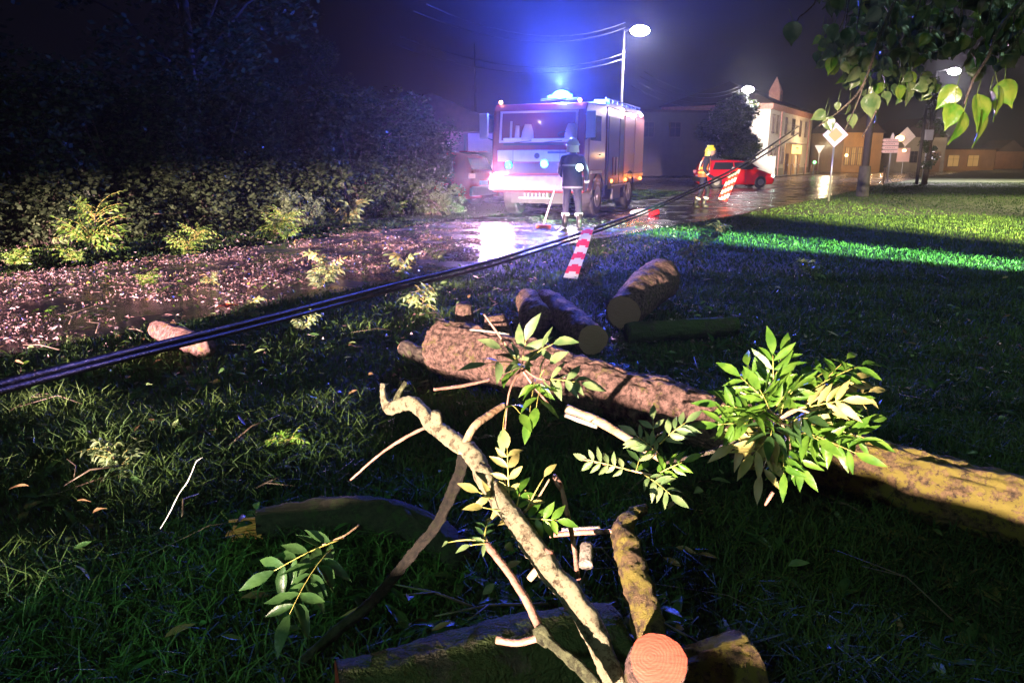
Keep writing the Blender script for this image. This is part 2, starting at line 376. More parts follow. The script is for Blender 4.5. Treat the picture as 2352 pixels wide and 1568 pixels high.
# grass blades (numpy)
def grass():
    rng = np.random.default_rng(3); P = []
    def region(n, y0, y1, hw, xr=(-1e9, 1e9)):
        out = []
        y = rng.uniform(y0, y1, n * 3); p = (y - y0 + .0) / (y1 - y0)
        X = rng.uniform(-1, 1, n * 3) * .74 * (y1 + 1)
        keep = (np.abs(X) < .74 * y + 1.2) & (X > xr[0]) & (X < xr[1]); X = X[keep][:n]; y = y[keep][:n]
        for a, b in zip(X, y):
            dx = .10 * noise.noise(V((a * 2, b * 2, 0)))
            if not inroad(a + dx, b + dx): out.append((a, b))
        out = np.array(out); h = rng.uniform(hw[0], hw[1], len(out)); wd = np.full(len(out), hw[2])
        return np.column_stack([out, h, wd])
    P.append(region(70000, 1.0, 4.2, (.045, .17, .0034)))
    P.append(region(85000, 4.2, 9.5, (.03, .11, .005)))
    P.append(region(95000, 9.5, 20, (.03, .08, .008)))
    P.append(region(110000, 20, 52, (.02, .065, .016)))
    A = np.vstack(P); n = len(A)
    # clumpiness
    cl = np.array([noise.noise(V((a * 1.7, b * 1.7, 3))) for a, b in A[:, :2]]); A[:, 2] *= (1 + .75 * cl)
    th = rng.uniform(0, 2 * np.pi, n); lean = rng.uniform(.3, 1.7, n); ld = rng.uniform(0, 2 * np.pi, n)
    h = A[:, 2]; w_ = A[:, 3]
    sx = np.cos(th) * w_; sy = np.sin(th) * w_; lx = np.cos(ld) * lean; ly = np.sin(ld) * lean
    v = np.zeros((n, 5, 3)); x, y = A[:, 0], A[:, 1]; z0 = -.03
    v[:, 0] = np.column_stack([x - sx, y - sy, np.full(n, z0)]); v[:, 1] = np.column_stack([x + sx, y + sy, np.full(n, z0)])
    mx = x + lx * h * .3; my = y + ly * h * .3; mz = z0 + h * .6
    v[:, 2] = np.column_stack([mx + sx * .75, my + sy * .75, mz]); v[:, 3] = np.column_stack([mx - sx * .75, my - sy * .75, mz])
    v[:, 4] = np.column_stack([x + lx * h, y + ly * h, z0 + h * (1.1 - .48 * lean)])
    me = bpy.data.meshes.new('grass'); me.vertices.add(n * 5); me.vertices.foreach_set('co', v.reshape(-1))
    base = np.arange(n) * 5
    lv = np.column_stack([base, base + 1, base + 2, base + 3, base + 3, base + 2, base + 4]).reshape(-1)
    me.loops.add(n * 7); me.loops.foreach_set('vertex_index', lv)
    ls = np.column_stack([np.arange(n) * 7, np.arange(n) * 7 + 4]).reshape(-1)
    me.polygons.add(n * 2); me.polygons.foreach_set('loop_start', ls)
    me.update(calc_edges=True); me.materials.append(M['grass'])
    o = bpy.data.objects.new('grass', me); COL.objects.link(o); tag(o, 'wet unmown grass of the verge and lawn', kind='stuff')
grass()

# ------------------------------------------------------------------ leaves
def leaflet(mb, base, d, nor, L, W, droop=.2, fold=.25, m=0):
    d = d.normalized(); nor = (nor - d * nor.dot(d)); nor = nor.normalized() if nor.length > 1e-5 else d.orthogonal().normalized(); s = d.cross(nor)
    vs = []; cv = rnd.uniform(-.22, .22)
    for t, wd in ((0, .02), (.12, .45), (.3, .88), (.5, 1.0), (.72, .72), (.88, .32), (1, .01)):
        c = base + d * L * t - nor * droop * L * t * t
        wv = .06 * L * math.sin(t * 14); c = c + s * L * cv * t * t
        vs += [c - s * W * wd * .5 + nor * (fold * W * wd * .5 + .0), c, c + s * W * wd * .5 + nor * (fold * W * wd * .5 + wv * .3)]
    fs = []
    for i in range(6):
        a = i * 3; fs += [(a, a + 1, a + 4, a + 3), (a + 1, a + 2, a + 5, a + 4)]
    mb.add(vs, fs, m)
def compound(mb, base, tip, nor, pairs=4, lf=.09, lw=.4, bend=.12, rs=None, m=0, ms=1, r0=.0018, start=.25, droop=.25):
    rs = rs or rnd; base = V(base); tip = V(tip); ax = tip - base; L = ax.length; d0 = ax.normalized()
    nor = (nor - d0 * nor.dot(d0)).normalized(); sd = d0.cross(nor)
    def P(t): return base + ax * t + nor * (bend * L * math.sin(t * math.pi))
    pts = [P(i / 6) for i in range(7)]
    mb.tube(pts, [r0 * 1.3, r0 * 1.2, r0 * 1.1, r0, r0 * .9, r0 * .7, r0 * .5], 5, ms)
    for i in range(pairs):
        t = start + (1 - start - .05) * i / max(pairs - .5, 1); p = P(t); tg = (P(min(t + .02, 1)) - P(t - .02)).normalized()
        for sg in (-1, 1):
            a = R(rs.uniform(42, 66)); d = tg * math.cos(a) + sd * sg * math.sin(a) + nor * rs.uniform(-.25, .2)
            nn = nor + sd * rs.uniform(-.7, .7) + tg * rs.uniform(-.4, .4)
            l = lf * rs.uniform(.82, 1.12) * (1 - .18 * abs(t - .6)); leaflet(mb, p, d, nn, l, l * lw * rs.uniform(.8, 1.1), rs.uniform(-.1, droop * 2.6), rs.uniform(.1, .9), m)
    leaflet(mb, P(1), (P(1) - P(.93)), nor, lf * 1.1, lf * lw * 1.05, droop, .25, m)

def cutface(parent, c, nrm, r, m, name='cut_face', world=True, squash=1.0, thick=.004):
    b = MB(); n = 40; vs = []
    for ring, rr in ((0, 0), (1, .35), (2, .7), (3, 1.0)):
        for j in range(n):
            a = 2 * math.pi * j / n; q = rr * r * (1 + .03 * math.sin(3 * a + 1) + .015 * math.sin(11 * a))
            vs.append((math.cos(a) * q, math.sin(a) * q * squash, thick if ring < 3 else thick * .3))
    fs = []
    for i in range(3):
        for j in range(n): fs.append((i * n + j, (i + 1) * n + j, (i + 1) * n + (j + 1) % n, i * n + (j + 1) % n))
    b.add(vs, fs)
    o = b.build(name, m, None, smooth=True); o.parent = parent
    o.location = V(c) - (V(parent.location) if world else V((0, 0, 0)))
    o.rotation_euler = V(nrm).to_track_quat('Z', 'Y').to_euler(); return o

def log(name, label, cat, pts, rad, bark, end0=None, end1=None, n=40, step=.03, amp=.12, freq=4, fine=.004, ffreq=28, group=None, knobs=()):
    pts = [V(p) for p in pts]; o = thing(name, label, cat, (pts[0].x, pts[0].y, 0), 0, group)
    b = MB().tube(pts, rad, max(n, 60), 0, min(step, .02) if step < .1 else step, amp, freq, True, fine, ffreq, ridge=.008)
    b.build('bark', bark, o, True, True)
    if end0: cutface(o, pts[0], pts[0] - pts[1], rad[0] * .97, end0)
    if end1: cutface(o, pts[-1], pts[-1] - pts[-2], rad[-1] * .97, end1)
    return o

# ---- long trunk across the middle
P_ = [ph(1012, 795, .19), ph(1090, 815, .185), ph(1250, 858, .17), ph(1440, 912, .155), ph(1600, 958, .15), ph(1820, 1022, .14), ph(2060, 1092, .135), ph(2352, 1182, .13), ph(2760, 1300, .12)]
trunk = thing('fallen_log', 'long fallen tree trunk with pinkish mossy bark lying across the grass behind the leafy sprigs', 'tree trunk', (P_[0].x, P_[0].y, 0))
MB().tube(P_[:6], [.16, .185, .165, .15, .142, .135], 120, 0, .011, .22, 3.2, True, .006, 24, ridge=.013).build('bark', M['bark'], trunk, True, True)
b = MB().tube(P_[5:], [.135, .13, .128, .12], 120, 0, .010, .2, 3.5, True, .006, 26, ridge=.012).build('bark', M['bark_gold'], trunk, True, True); b['label'] = 'bark covered with golden yellow moss'
cutface(trunk, P_[0] + (P_[0] - P_[1]).normalized() * .004, (P_[0] - P_[1]).normalized(), .12, M['end_pink'])
# branch stubs on the trunk's left end
s0 = ph(1072, 770, .2); s1 = pd(1064, 700, (s0 - C0).dot(Fv) - .12)
MB().tube([s0, (s0 + s1) / 2, s1], [.09, .065, .055], 24, 0, .015, .15, 8, True, .006, 40).build('stub', M['bark'], trunk, True, True)
s0 = ph(1150, 800, .2); s1 = pd(1138, 726, (s0 - C0).dot(Fv) + .0)
MB().tube([s0, (s0 + s1) / 2, s1], [.12, .09, .075], 28, 0, .015, .2, 8, True, .008, 40).build('stub', M['bark'], trunk, True, True)
cutface(trunk, s1 + (s1 - s0).normalized() * .003, s1 - s0, .07, M['end_tan'])

# ---- other logs
a, b_ = ph(1362, 780, .13), ph(1255, 690, .13)
log('log', 'log with a sawn oval end lying just behind the long trunk, blue light on it', 'log', [a, a.lerp(b_, .5), b_], [.115, .12, .11], M['bark'], M['end_tan'], None, amp=.1)
a, b_ = ph(1232, 735, .14), ph(1215, 690, .14)
log('log', 'short reddish knotty log between the long trunk and the leaning red chevron tape', 'log', [a, b_], [.12, .1], M['bark'], None, M['end_tan'], amp=.3)
a, b_ = ph(1432, 718, .15), ph(1515, 640, .25)
log('log', 'thick log with pinkish sawn end, farthest of the logs, leaning up to the right', 'log', [a, a.lerp(b_, .5) + V((0, 0, .02)), b_], [.15, .18, .21], M['bark'], M['end_tan'], M['end_tan'], amp=.12)
a, b_ = ph(1440, 765, .07), ph(1690, 748, .08)
log('log', 'long dark log with a flat top lying right of the pink-ended log', 'log', [a, a.lerp(b_, .5), b_], [.075, .085, .075], M['moss_bark'], None, M['end_tan'])
a, b_ = ph(362, 757, .08), ph(470, 800, .08)
log('log', 'small pinkish log at the road edge right beneath the sagging cable', 'log', [a, a.lerp(b_, .5), b_], [.075, .085, .08], M['bark'], M['end_tan'], None)
a, b_ = ph(930, 800, .06), ph(1040, 850, .06)
log('log', 'small dark log half hidden below the left end of the long trunk', 'log', [a, b_], [.06, .06], M['dark_bark'], M['end_tan'], None)
pts = [ph(592, 1206, .06), ph(740, 1184, .075), ph(880, 1188, .075), ph(990, 1225, .06), ph(1060, 1290, .04)]
lg = log('split_log', 'dark curved log with a splintered orange end on the left side of the branches', 'log', pts, [.05, .072, .078, .065, .045], barkmat('shaded_dark_bark', (.012, .009, .007), (.04, .03, .022), (.03, .04, .012), .4, 34, 1.0))  # bark colour darkened for the shade this log lies in
sp = MB()
for i in range(26):
    o_ = V((0, 0, rnd.uniform(-.045, .03))) + V((0, rnd.uniform(-.04, .02), 0)); st = pts[0] + o_ + V((.03, 0, 0)); L_ = rnd.uniform(.06, .15)
    sp.box(st + V((-L_ / 2, 0, 0)), (L_, rnd.uniform(.006, .02), rnd.uniform(.004, .012)), Matrix.Rotation(rnd.uniform(-.15, .15), 3, 'Y') @ Matrix.Rotation(rnd.uniform(-.2, .2), 3, 'Z'))
sp.build('splintered_end', M['end_pale'], lg, False, True)
pts = [ph(783, 1640, .09), ph(1000, 1590, .09), ph(1200, 1540, .09), ph(1420, 1500, .09)]
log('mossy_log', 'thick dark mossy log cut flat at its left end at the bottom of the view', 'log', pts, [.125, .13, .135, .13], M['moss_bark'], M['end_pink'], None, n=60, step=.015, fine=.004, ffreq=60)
pts = [ph(1470, 1610, .13), ph(1600, 1570, .14), ph(1712, 1535, .15)]
log('mossy_log', 'short mossy log at the bottom right of the round pink cut, sawn end turned right', 'log', pts, [.085, .09, .095], M['bark_gold'], None, M['end_tan'], n=50, step=.012, fine=.005, ffreq=60)
# unseen trunk added behind the photographer, shaped to shade the near grass
log('fallen_log', 'unseen trunk added behind the camera to shade the near grass', 'tree trunk', [V((-13.2, -11.75, .16)), V((-6.4, -6.3, .14)), V((-5, -5.2, .13)), V((-3.2, -3.78, .18)), V((-1.9, -2.75, .17)), V((-.5, -1.65, .13)), V((6.0, 3.45, .12))], [.15, .14, .14, .18, .175, .135, .13], M['dark_bark'], M['end_tan'], M['end_tan'], step=.12, n=24)

# ---- lichen branch in the foreground
br = thing('lichen_branch', 'long crooked branch crusted with pale yellow lichen rising from lower centre to upper left', 'branch', tuple(ph(1420, 1560, 0)))
bp_ = [(1440, 1620, 1.52, .022), (1385, 1500, 1.56, .026), (1362, 1440, 1.6, .027), (1310, 1365, 1.66, .027), (1250, 1290, 1.72, .027), (1190, 1205, 1.8, .026), (1145, 1145, 1.88, .026), (1110, 1090, 1.95, .025), (1078, 1035, 2.02, .025), (1030, 1002, 2.1, .024), (995, 975, 2.16, .023), (970, 945, 2.22, .022), (945, 925, 2.27, .021), (915, 932, 2.31, .019), (893, 938, 2.33, .017), (882, 915, 2.35, .012), (878, 882, 2.38, .006)]
BP = [pd(a, b, d) for a, b, d, r in bp_]
MB().tube(BP, [q[3] for q in bp_], 28, 0, .006, .22, 22, True, .0035, 130).build('main_stem', M['lichen'], br, True, True)
def side(parent, pts, mt, name='side_shoot', n=12, fine=.0015, step=.01, amp=.12):
    return MB().tube([pd(a, b, d) for a, b, d, r in pts], [p[3] for p in pts], n, 0, step, amp, 25, True, fine, 90).build(name, mt, parent, True, True)
side(br, [(905, 940, 2.32, .012), (915, 905, 2.33, .009), (932, 877, 2.34, .007)], M['lichen_g'])
side(br, [(1000, 985, 2.15, .016), (1003, 965, 2.12, .017), (1000, 948, 2.1, .014)], M['lichen'])
side(br, [(1100, 1085, 1.95, .014), (1108, 1068, 1.94, .012)], M['lichen'])
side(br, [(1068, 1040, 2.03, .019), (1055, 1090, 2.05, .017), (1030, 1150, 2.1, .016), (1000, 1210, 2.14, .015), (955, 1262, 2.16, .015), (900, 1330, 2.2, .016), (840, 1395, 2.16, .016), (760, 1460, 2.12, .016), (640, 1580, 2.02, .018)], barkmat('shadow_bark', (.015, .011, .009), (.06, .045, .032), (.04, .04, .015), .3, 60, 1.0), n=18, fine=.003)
side(br, [(1060, 1045, 2.02, .012), (1085, 985, 2.05, .011), (1120, 955, 2.1, .011), (1158, 930, 2.15, .009)], M['twig_tan'])
side(br, [(1240, 1300, 1.72, .010), (1215, 1330, 1.72, .008)], M['twig_tan'])
side(br, [(1250, 1290, 1.72, .012), (1262, 1262, 1.72, .012)], M['twig'])

st = thing('forked_twig', 'reddish forked twig with a knobby green lichen joint, left of the round pink cut', 'twig', tuple(ph(1360, 1560, 0)))
side(st, [(1118, 1250, 1.72, .0085), (1165, 1310, 1.66, .0085), (1210, 1380, 1.6, .009), (1245, 1455, 1.54, .0095)], M['twig'], 'stem')
side(st, [(1140, 1468, 1.56, .0085), (1190, 1476, 1.55, .0075), (1240, 1462, 1.54, .008)], M['twig'], 'side_shoot')
side(st, [(1235, 1440, 1.55, .014), (1248, 1460, 1.54, .017), (1262, 1475, 1.53, .014)], M['lichen_g'], 'joint', n=18, fine=.003)
side(st, [(1255, 1468, 1.53, .010), (1300, 1505, 1.5, .0115), (1350, 1550, 1.47, .013), (1390, 1610, 1.45, .014)], M['lichen_g'], 'lower_stem', n=16, fine=.003)
# ---- Y branch and round cut
yb = thing('cut_branch', 'thick mossy crooked branch standing up from behind the round pink cut', 'branch', tuple(ph(1500, 1520, 0)))
side(yb, [(1515, 1560, 1.60, .04), (1500, 1480, 1.62, .036), (1480, 1400, 1.68, .036), (1455, 1320, 1.75, .034), (1440, 1260, 1.82, .033), (1432, 1220, 1.87, .028), (1450, 1185, 1.92, .02), (1478, 1168, 1.98, .014)], M['bark_gold'], 'main_stem', n=36, fine=.005, step=.008, amp=.25)
stump = thing('sawn_branch', 'sawn branch end with a round fresh pink cut facing up at the bottom centre', 'branch', tuple(ph(1560, 1600, 0)))
c0 = pd(1512, 1520, 1.42); nn = (C0 - c0).normalized(); nn = (nn + V((.12, -.02, .35))).normalized()
MB().tube([c0 - nn * .42, c0 - nn * .2, c0 - nn * .012, c0], [.05, .054, .0555, .054], 56, 0, .006, .08, 12, True, .0025, 110).build('bark', M['bark'], stump, True, True)
cutface(stump, c0 + nn * .001, nn, .0535, M['end_pink'])

# ---- sticks
def stick(name, label, pts, mt, cat='stick', n=10, fine=.0012, group=None):
    P = [pd(a, b, d) for a, b, d, r in pts]; base = P[0].copy(); base.z = min(p.z for p in P)
    b = MB().tube(P, [p[3] for p in pts], n, 0, .012, .15, 25, True, fine, 90)
    o = b.build(name, mt, None, True, True, loc=tuple(base)); return tag(o, label, cat, group)
stick('stick', 'thin red stick standing upright right of the lichen branch with a knob at its top', [(1272, 1092, 2.0, .006), (1283, 1110, 1.98, .010), (1292, 1130, 1.97, .006), (1305, 1190, 1.92, .007), (1318, 1250, 1.87, .006), (1328, 1330, 1.8, .006)], M['twig'])
stick('stick', 'long thin brown stick pointing down left from the lichen branch', [(805, 1102, 2.45, .003), (870, 1045, 2.4, .004), (930, 1005, 2.32, .005), (980, 980, 2.2, .005)], M['twig'])
stick('stick', 'thin pinkish stick poking left from under the left leafy sprig', [(996, 894, 3.1, .006), (1060, 886, 3.15, .007), (1125, 872, 3.2, .006)], M['twig'])
stick('stick', 'stout tan stick slanting down right in front of the long trunk', [(1300, 938, 2.75, .015), (1370, 965, 2.7, .016), (1430, 1000, 2.62, .015), (1480, 1030, 2.55, .013), (1522, 1058, 2.5, .01)], M['twig_tan'], n=16)
stick('stick', 'short grey stick lying along the underside of the stout tan stick', [(1297, 952, 2.8, .009), (1340, 968, 2.77, .009), (1372, 980, 2.74, .008)], M['twig_grey'])
stick('stick', 'bright wet white grass stalk standing alone in the dark grass on the left', [(368, 1214, 2.5, .001), (388, 1180, 2.5, .0014), (404, 1148, 2.48, .002), (415, 1128, 2.5, .0013), (432, 1104, 2.49, .0022), (445, 1074, 2.5, .0014), (452, 1058, 2.5, .0016), (466, 1050, 2.5, .0008)], M['tape_w'], 'stalk', 6)
stick('stick', 'pale broken stick lying flat between the lichen branch and the mossy upright branch', [(1262, 1228, 2.2, .008), (1340, 1222, 2.2, .008), (1440, 1220, 2.2, .007)], M['twig'])
stick('stick', 'dark thin branch crossing from the leafy cluster down left', [(1530, 1062, 2.9, .006), (1640, 1035, 2.9, .008), (1700, 1000, 2.9, .009)], M['dark_bark'])
stick('stick', 'purple grey bare twig lying on the knobby left end of the long trunk', [(1080, 757, 4.6, .006), (1130, 762, 4.5, .007), (1170, 768, 4.5, .005)], M['twig_grey'])
stick('stick', 'pink catkin-like broken twig tip beneath the big leafy cluster', [(1757, 1160, 2.3, .003), (1766, 1145, 2.3, .007), (1776, 1130, 2.3, .006)], M['twig'])
stick('stick', 'pale broken wood piece standing right of the upright red stick', [(1348, 1250, 2.1, .018), (1346, 1300, 2.05, .02)], M['twig_grey'])
stick('stick', 'pale pointed stake leaning under the cable at the road edge', [(1378, 1210, 2.3, .004), (1290, 1216, 2.3, .006)], M['twig_grey'])

# ---- hero leafy sprigs
def sprig(name, label, twigs, leaves, mt, mb_=None, lf=.09, twm=None, cat='leafy sprig', lw=.4):
    p0 = pd(*twigs[0][0][:3]); o = thing(name, label, cat, (p0.x, p0.y, 0))
    for t in twigs: side(o, t, twm or M['twig_tan'], 'twig', n=8, fine=.0006)
    for q in leaves:
        (bx, by, bd), (tx, ty, td), pr = q[:3]; mm = q[3] if len(q) > 3 else mt
        A, B = pd(bx, by, bd), pd(tx, ty, td)
        if pr >= 3: pr += 1
        nor = (C0 - A).normalized() * .75 + V((-.2, -.1, .55)) + V((rnd.uniform(-.3, .3), rnd.uniform(-.2, .2), rnd.uniform(-.3, .3)))
        b = MB(); compound(b, A, B, nor, pr, lf * rnd.uniform(.9, 1.1), lw, .06, start=.2)
        b.build('leaf', [mm, M['rachis']], o, True, True)
    return o
LF, LP, LB, LD = M['leaf'], M['leaf_pale'], M['leaf_back'], M['leaf_dark']
sprig('leafy_sprig', 'pale green leafy sprig hanging over the middle of the long trunk',
      [[(1112, 722, 3.0, .004), (1150, 775, 2.98, .005), (1190, 835, 2.95, .006), (1225, 885, 2.95, .006), (1262, 930, 2.98, .004)],
       [(1195, 840, 2.95, .005), (1240, 870, 2.9, .004), (1300, 868, 2.86, .003)],
       [(1195, 850, 2.95, .005), (1170, 900, 2.9, .004), (1160, 985, 2.85, .003)]],
      [((1200, 838, 2.95), (1115, 835, 2.8), 2, LP), ((1195, 835, 2.95), (1150, 800, 2.85), 1, LP), ((1200, 835, 2.95), (1208, 782, 2.9), 2, LP),
       ((1205, 838, 2.95), (1270, 790, 2.8), 2, LP), ((1240, 868, 2.9), (1262, 835, 2.8), 1, LP), ((1250, 872, 2.9), (1335, 880, 2.8), 3, LP),
       ((1205, 845, 2.95), (1170, 855, 2.75), 1, LF), ((1230, 870, 2.92), (1215, 960, 2.75), 1, LF), ((1245, 880, 2.9), (1232, 935, 2.75), 2, LF),
       ((1165, 930, 2.85), (1155, 985, 2.75), 0, LP), ((1175, 930, 2.86), (1195, 950, 2.75), 1, LF)], LP, lf=.10, lw=.38, twm=M['twig'])
C2 = (1790, 962, 2.6)
leaves = []
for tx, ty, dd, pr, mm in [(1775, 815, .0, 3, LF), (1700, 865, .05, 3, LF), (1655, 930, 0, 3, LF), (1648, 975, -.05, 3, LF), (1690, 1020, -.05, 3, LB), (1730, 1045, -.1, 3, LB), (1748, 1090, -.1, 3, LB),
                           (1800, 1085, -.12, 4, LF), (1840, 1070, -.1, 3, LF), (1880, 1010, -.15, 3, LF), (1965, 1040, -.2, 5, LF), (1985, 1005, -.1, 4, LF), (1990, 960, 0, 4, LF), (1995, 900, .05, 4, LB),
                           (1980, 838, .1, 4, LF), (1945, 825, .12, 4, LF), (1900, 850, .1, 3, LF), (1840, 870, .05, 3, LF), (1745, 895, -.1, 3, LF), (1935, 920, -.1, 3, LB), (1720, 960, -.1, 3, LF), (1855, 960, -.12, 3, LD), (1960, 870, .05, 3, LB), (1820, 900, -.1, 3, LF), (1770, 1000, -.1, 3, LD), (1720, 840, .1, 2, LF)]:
    fx = .35; bx = C2[0] + (tx - C2[0]) * fx + rnd.uniform(-15, 15); by = C2[1] + (ty - C2[1]) * fx + rnd.uniform(-10, 10)
    leaves.append(((bx, by, C2[2]), (tx, ty, C2[2] + dd), pr, mm))
    if rnd.random() < .8: leaves.append(((bx + rnd.uniform(-25, 25), by + rnd.uniform(-20, 20), C2[2] + .05), (C2[0] + (tx - C2[0]) * rnd.uniform(.6, .9) + rnd.uniform(-30, 30), C2[1] + (ty - C2[1]) * rnd.uniform(.6, .9) + rnd.uniform(-25, 25), C2[2] + dd + .08), 3, LF))
sprig('leafy_cluster', 'large bright green leafy ash cluster on the right end of the long trunk', [[(1650, 1045, 2.7, .008), (1730, 1000, 2.65, .008), (1790, 962, 2.6, .007), (1860, 925, 2.6, .005), (1930, 880, 2.6, .003)], [(1790, 962, 2.6, .006), (1830, 940, 2.55, .005), (1885, 960, 2.5, .003)], [(1790, 962, 2.6, .005), (1740, 920, 2.6, .004), (1700, 900, 2.6, .003)], [(1790, 962, 2.6, .005), (1812, 1010, 2.55, .004), (1815, 1050, 2.5, .003)]], leaves, LF, lf=.096, lw=.32)
sprig('leafy_sprig', 'yellow green sprig sprouting from the middle of the lichen branch', [[(1185, 1185, 1.85, .004), (1165, 1150, 1.9, .003), (1160, 1100, 1.92, .002)], [(1185, 1190, 1.85, .004), (1230, 1150, 1.88, .003), (1262, 1100, 1.9, .002)]],
      [((1175, 1170, 1.87), (1100, 1130, 1.85), 2, LB), ((1170, 1150, 1.9), (1165, 1030, 1.92), 3, LB), ((1180, 1185, 1.86), (1110, 1165, 1.8), 1, LB), ((1210, 1170, 1.86), (1250, 1095, 1.88), 1, LB), ((1200, 1190, 1.84), (1280, 1195, 1.8), 3, LF), ((1185, 1180, 1.85), (1195, 1130, 1.88), 2, LF)], LB, lf=.05)
sprig('leafy_sprig', 'small pale sprig growing by the lower end of the stout tan stick', [[(1520, 1060, 2.5, .004), (1500, 1010, 2.55, .003), (1540, 985, 2.55, .002)]],
      [((1515, 1045, 2.5), (1462, 1000, 2.5), 3, LP), ((1505, 1030, 2.52), (1500, 965, 2.55), 2, LP), ((1515, 1020, 2.52), (1575, 970, 2.5), 3, LP), ((1510, 1040, 2.5), (1490, 1060, 2.4), 1, LF)], LP, lf=.06)
sprig('leafy_sprig', 'small dark green sprig lying below the stout tan stick', [[(1340, 1055, 2.6, .003), (1430, 1075, 2.6, .003), (1530, 1100, 2.55, .004)]],
      [((1450, 1080, 2.58), (1350, 1055, 2.6), 4, LP), ((1500, 1095, 2.55), (1570, 1060, 2.5), 3, LF), ((1480, 1090, 2.55), (1540, 1135, 2.45), 3, LP), ((1460, 1085, 2.55), (1470, 1050, 2.6), 2, LD)], LD, lf=.06)
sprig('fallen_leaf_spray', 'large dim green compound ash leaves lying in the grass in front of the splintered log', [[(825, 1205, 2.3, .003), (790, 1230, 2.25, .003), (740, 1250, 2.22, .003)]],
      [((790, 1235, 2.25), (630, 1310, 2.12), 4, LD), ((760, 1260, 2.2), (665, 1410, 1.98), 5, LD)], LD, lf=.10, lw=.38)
sprig('leafy_sprig', 'small dusty green tuft at the top of the reddish forked twig', [[(1122, 1250, 1.72, .003), (1110, 1225, 1.74, .003)]], [((1120, 1248, 1.72), (1080, 1252, 1.7), 1, LP), ((1112, 1235, 1.73), (1118, 1205, 1.76), 2, LD), ((1115, 1240, 1.73), (1030, 1245, 1.8), 0, LP)], LP, lf=.035)

# fallen leafy branches (shared variants)
def clump(seed, n, size, mt, name, label, loc, droopy=.3, lf=.1, mt2=None):
    rs = random.Random(seed); o = thing(name, label, 'leafy branch', loc); tw = MB(); fo = MB()
    main = V((rs.uniform(-.4, .4), rs.uniform(-.3, .3), .45)).normalized() * size
    tw.tube([V((0, 0, 0)), main * .5 + V((.03, 0, 0)), main], [.012, .009, .004], 8)
    for i in range(n):
        t = rs.uniform(.05, 1); p = main * t; a = rs.uniform(0, 2 * math.pi)
        d = V((math.cos(a), math.sin(a) * .8, rs.uniform(-.15, .75))).normalized(); q = p + d * size * rs.uniform(.3, .75)
        if q.z < .03: q.z = .03
        compound(fo, p, q, V((rs.uniform(-.4, .2), -.6, .7)), rs.choice((3, 4, 4, 5)), lf * rs.uniform(.8, 1.2), .38, .1, rs, 0 if rs.random() < .7 else 2, 1, droop=droopy)
    tw.build('twig', M['dark_bark'], o, True); fo.build('foliage', [mt, M['rachis'], mt2 or LB], o, True); return o
GB = 'leafy branches littering the road edge'
GR = leafmat('fresh_ash_leaf', (.09, .2, .03), (.2, .33, .07)); proto = [clump(1, 64, .75, GR, 'fallen_branch', 'x', (0, 0, 0), lf=.085, mt2=LF), clump(2, 34, .5, GR, 'fallen_branch', 'x', (0, 0, 0), lf=.085, mt2=LF), clump(3, 18, .42, LP, 'fallen_branch', 'x', (0, 0, 0), lf=.09), clump(4, 26, .35, M['leaf_dusty'], 'fallen_branch', 'x', (0, 0, 0), lf=.08, mt2=LP)]
spots = [(210, 580, 0, 1.15, 'big dark green leafy heap before the hedge at far left'), (285, 545, 1, .8, 'upright green tuft just right of the big leafy heap'), (420, 585, 0, .62, 'bright yellow green leafy tuft before the hedge, second heap from the left'),
         (178, 600, 1, .55, 'small glowing yellow sprig on the road edge below the big leafy heap'), (625, 545, 0, .75, 'tall green leafy clump before the middle of the hedge'), (660, 548, 1, .8, 'low spreading sprig at the right foot of the tall green clump'),
         (740, 500, 3, 1.5, 'grey green leafy bush tangle left of the round lit tuft'), (820, 470, 1, .7, 'round lit lime green tuft high against the hedge'), (800, 520, 2, 1.4, 'pale leafy tangle lying at the road edge below the round lit tuft'), (888, 500, 0, .62, 'rightmost bright leafy tuft before the hedge'),
         (32, 608, 1, .6, 'dim leafy tuft at the left edge of the view'), (345, 655, 1, .45, 'yellow green sprig lying in the middle of the littered road'), (482, 655, 2, .42, 'small yellow green seedling-like sprig on the road right of another sprig'),
         (760, 632, 2, .75, 'pale upright sprig on the road near its front edge'), (735, 665, 3, .8, 'pale leafy sprig on the grass edge below the upright one'), (935, 635, 2, .8, 'pale silvery sprig just above the cable'), (1010, 600, 3, .6, 'small pale sprig near the bright road reflection'),
         (560, 730, 2, .5, 'white shining sprig at the edge of the road beside a red leaf'), (690, 760, 3, .5, 'small dusty sprig in the grass below the cable'), (1620, 560, 3, 1.1, 'wilted pale twiggy plant on the lawn edge'), (1590, 605, 2, .9, 'wilted pale sprig lying right of the farthest log'),
         (1370, 655, 2, .5, 'little pale sprig right of the leaning red chevron tape'), (970, 715, 2, .75, 'row of pale upturned leaves left of the trunk end'), (640, 1040, 1, .35, 'yellow leafed weed in the dark grass'), (290, 1095, 3, .5, 'lime weed seedlings in the dark grass at left'),
         (1870, 640, 3, .7, 'dim bush sprig on the dark right lawn'), (130, 560, 3, 1.4, 'dim leafy heap under the pale blue creeper'), (540, 520, 3, 1.2, 'dull leafy heap between the second heap and the tall green clump')]
for i, (px, py, v, s_, lb) in enumerate(spots):
    p = ph(px, py, 0); p.z = -.01; dup(proto[v], p, rnd.uniform(0, 6.28), lb, GB, s_)
for o in proto:
    for ch in list(o.children): bpy.data.objects.remove(ch)
    bpy.data.objects.remove(o)

# red leaf on road edge
b = MB(); p = ph(525, 712, 0)
for i in range(5): leaflet(b, V((0, 0, .03)), V((math.cos(i * 1.25), math.sin(i * 1.25), .3)), V((0, 0, 1)), .12, .07)
tag(b.build('red_leaf', mat('orange_red_leaf', (.5, .08, .03), .5), None, True, loc=tuple(p)), 'orange red withered leaf on the near road edge', 'leaf')

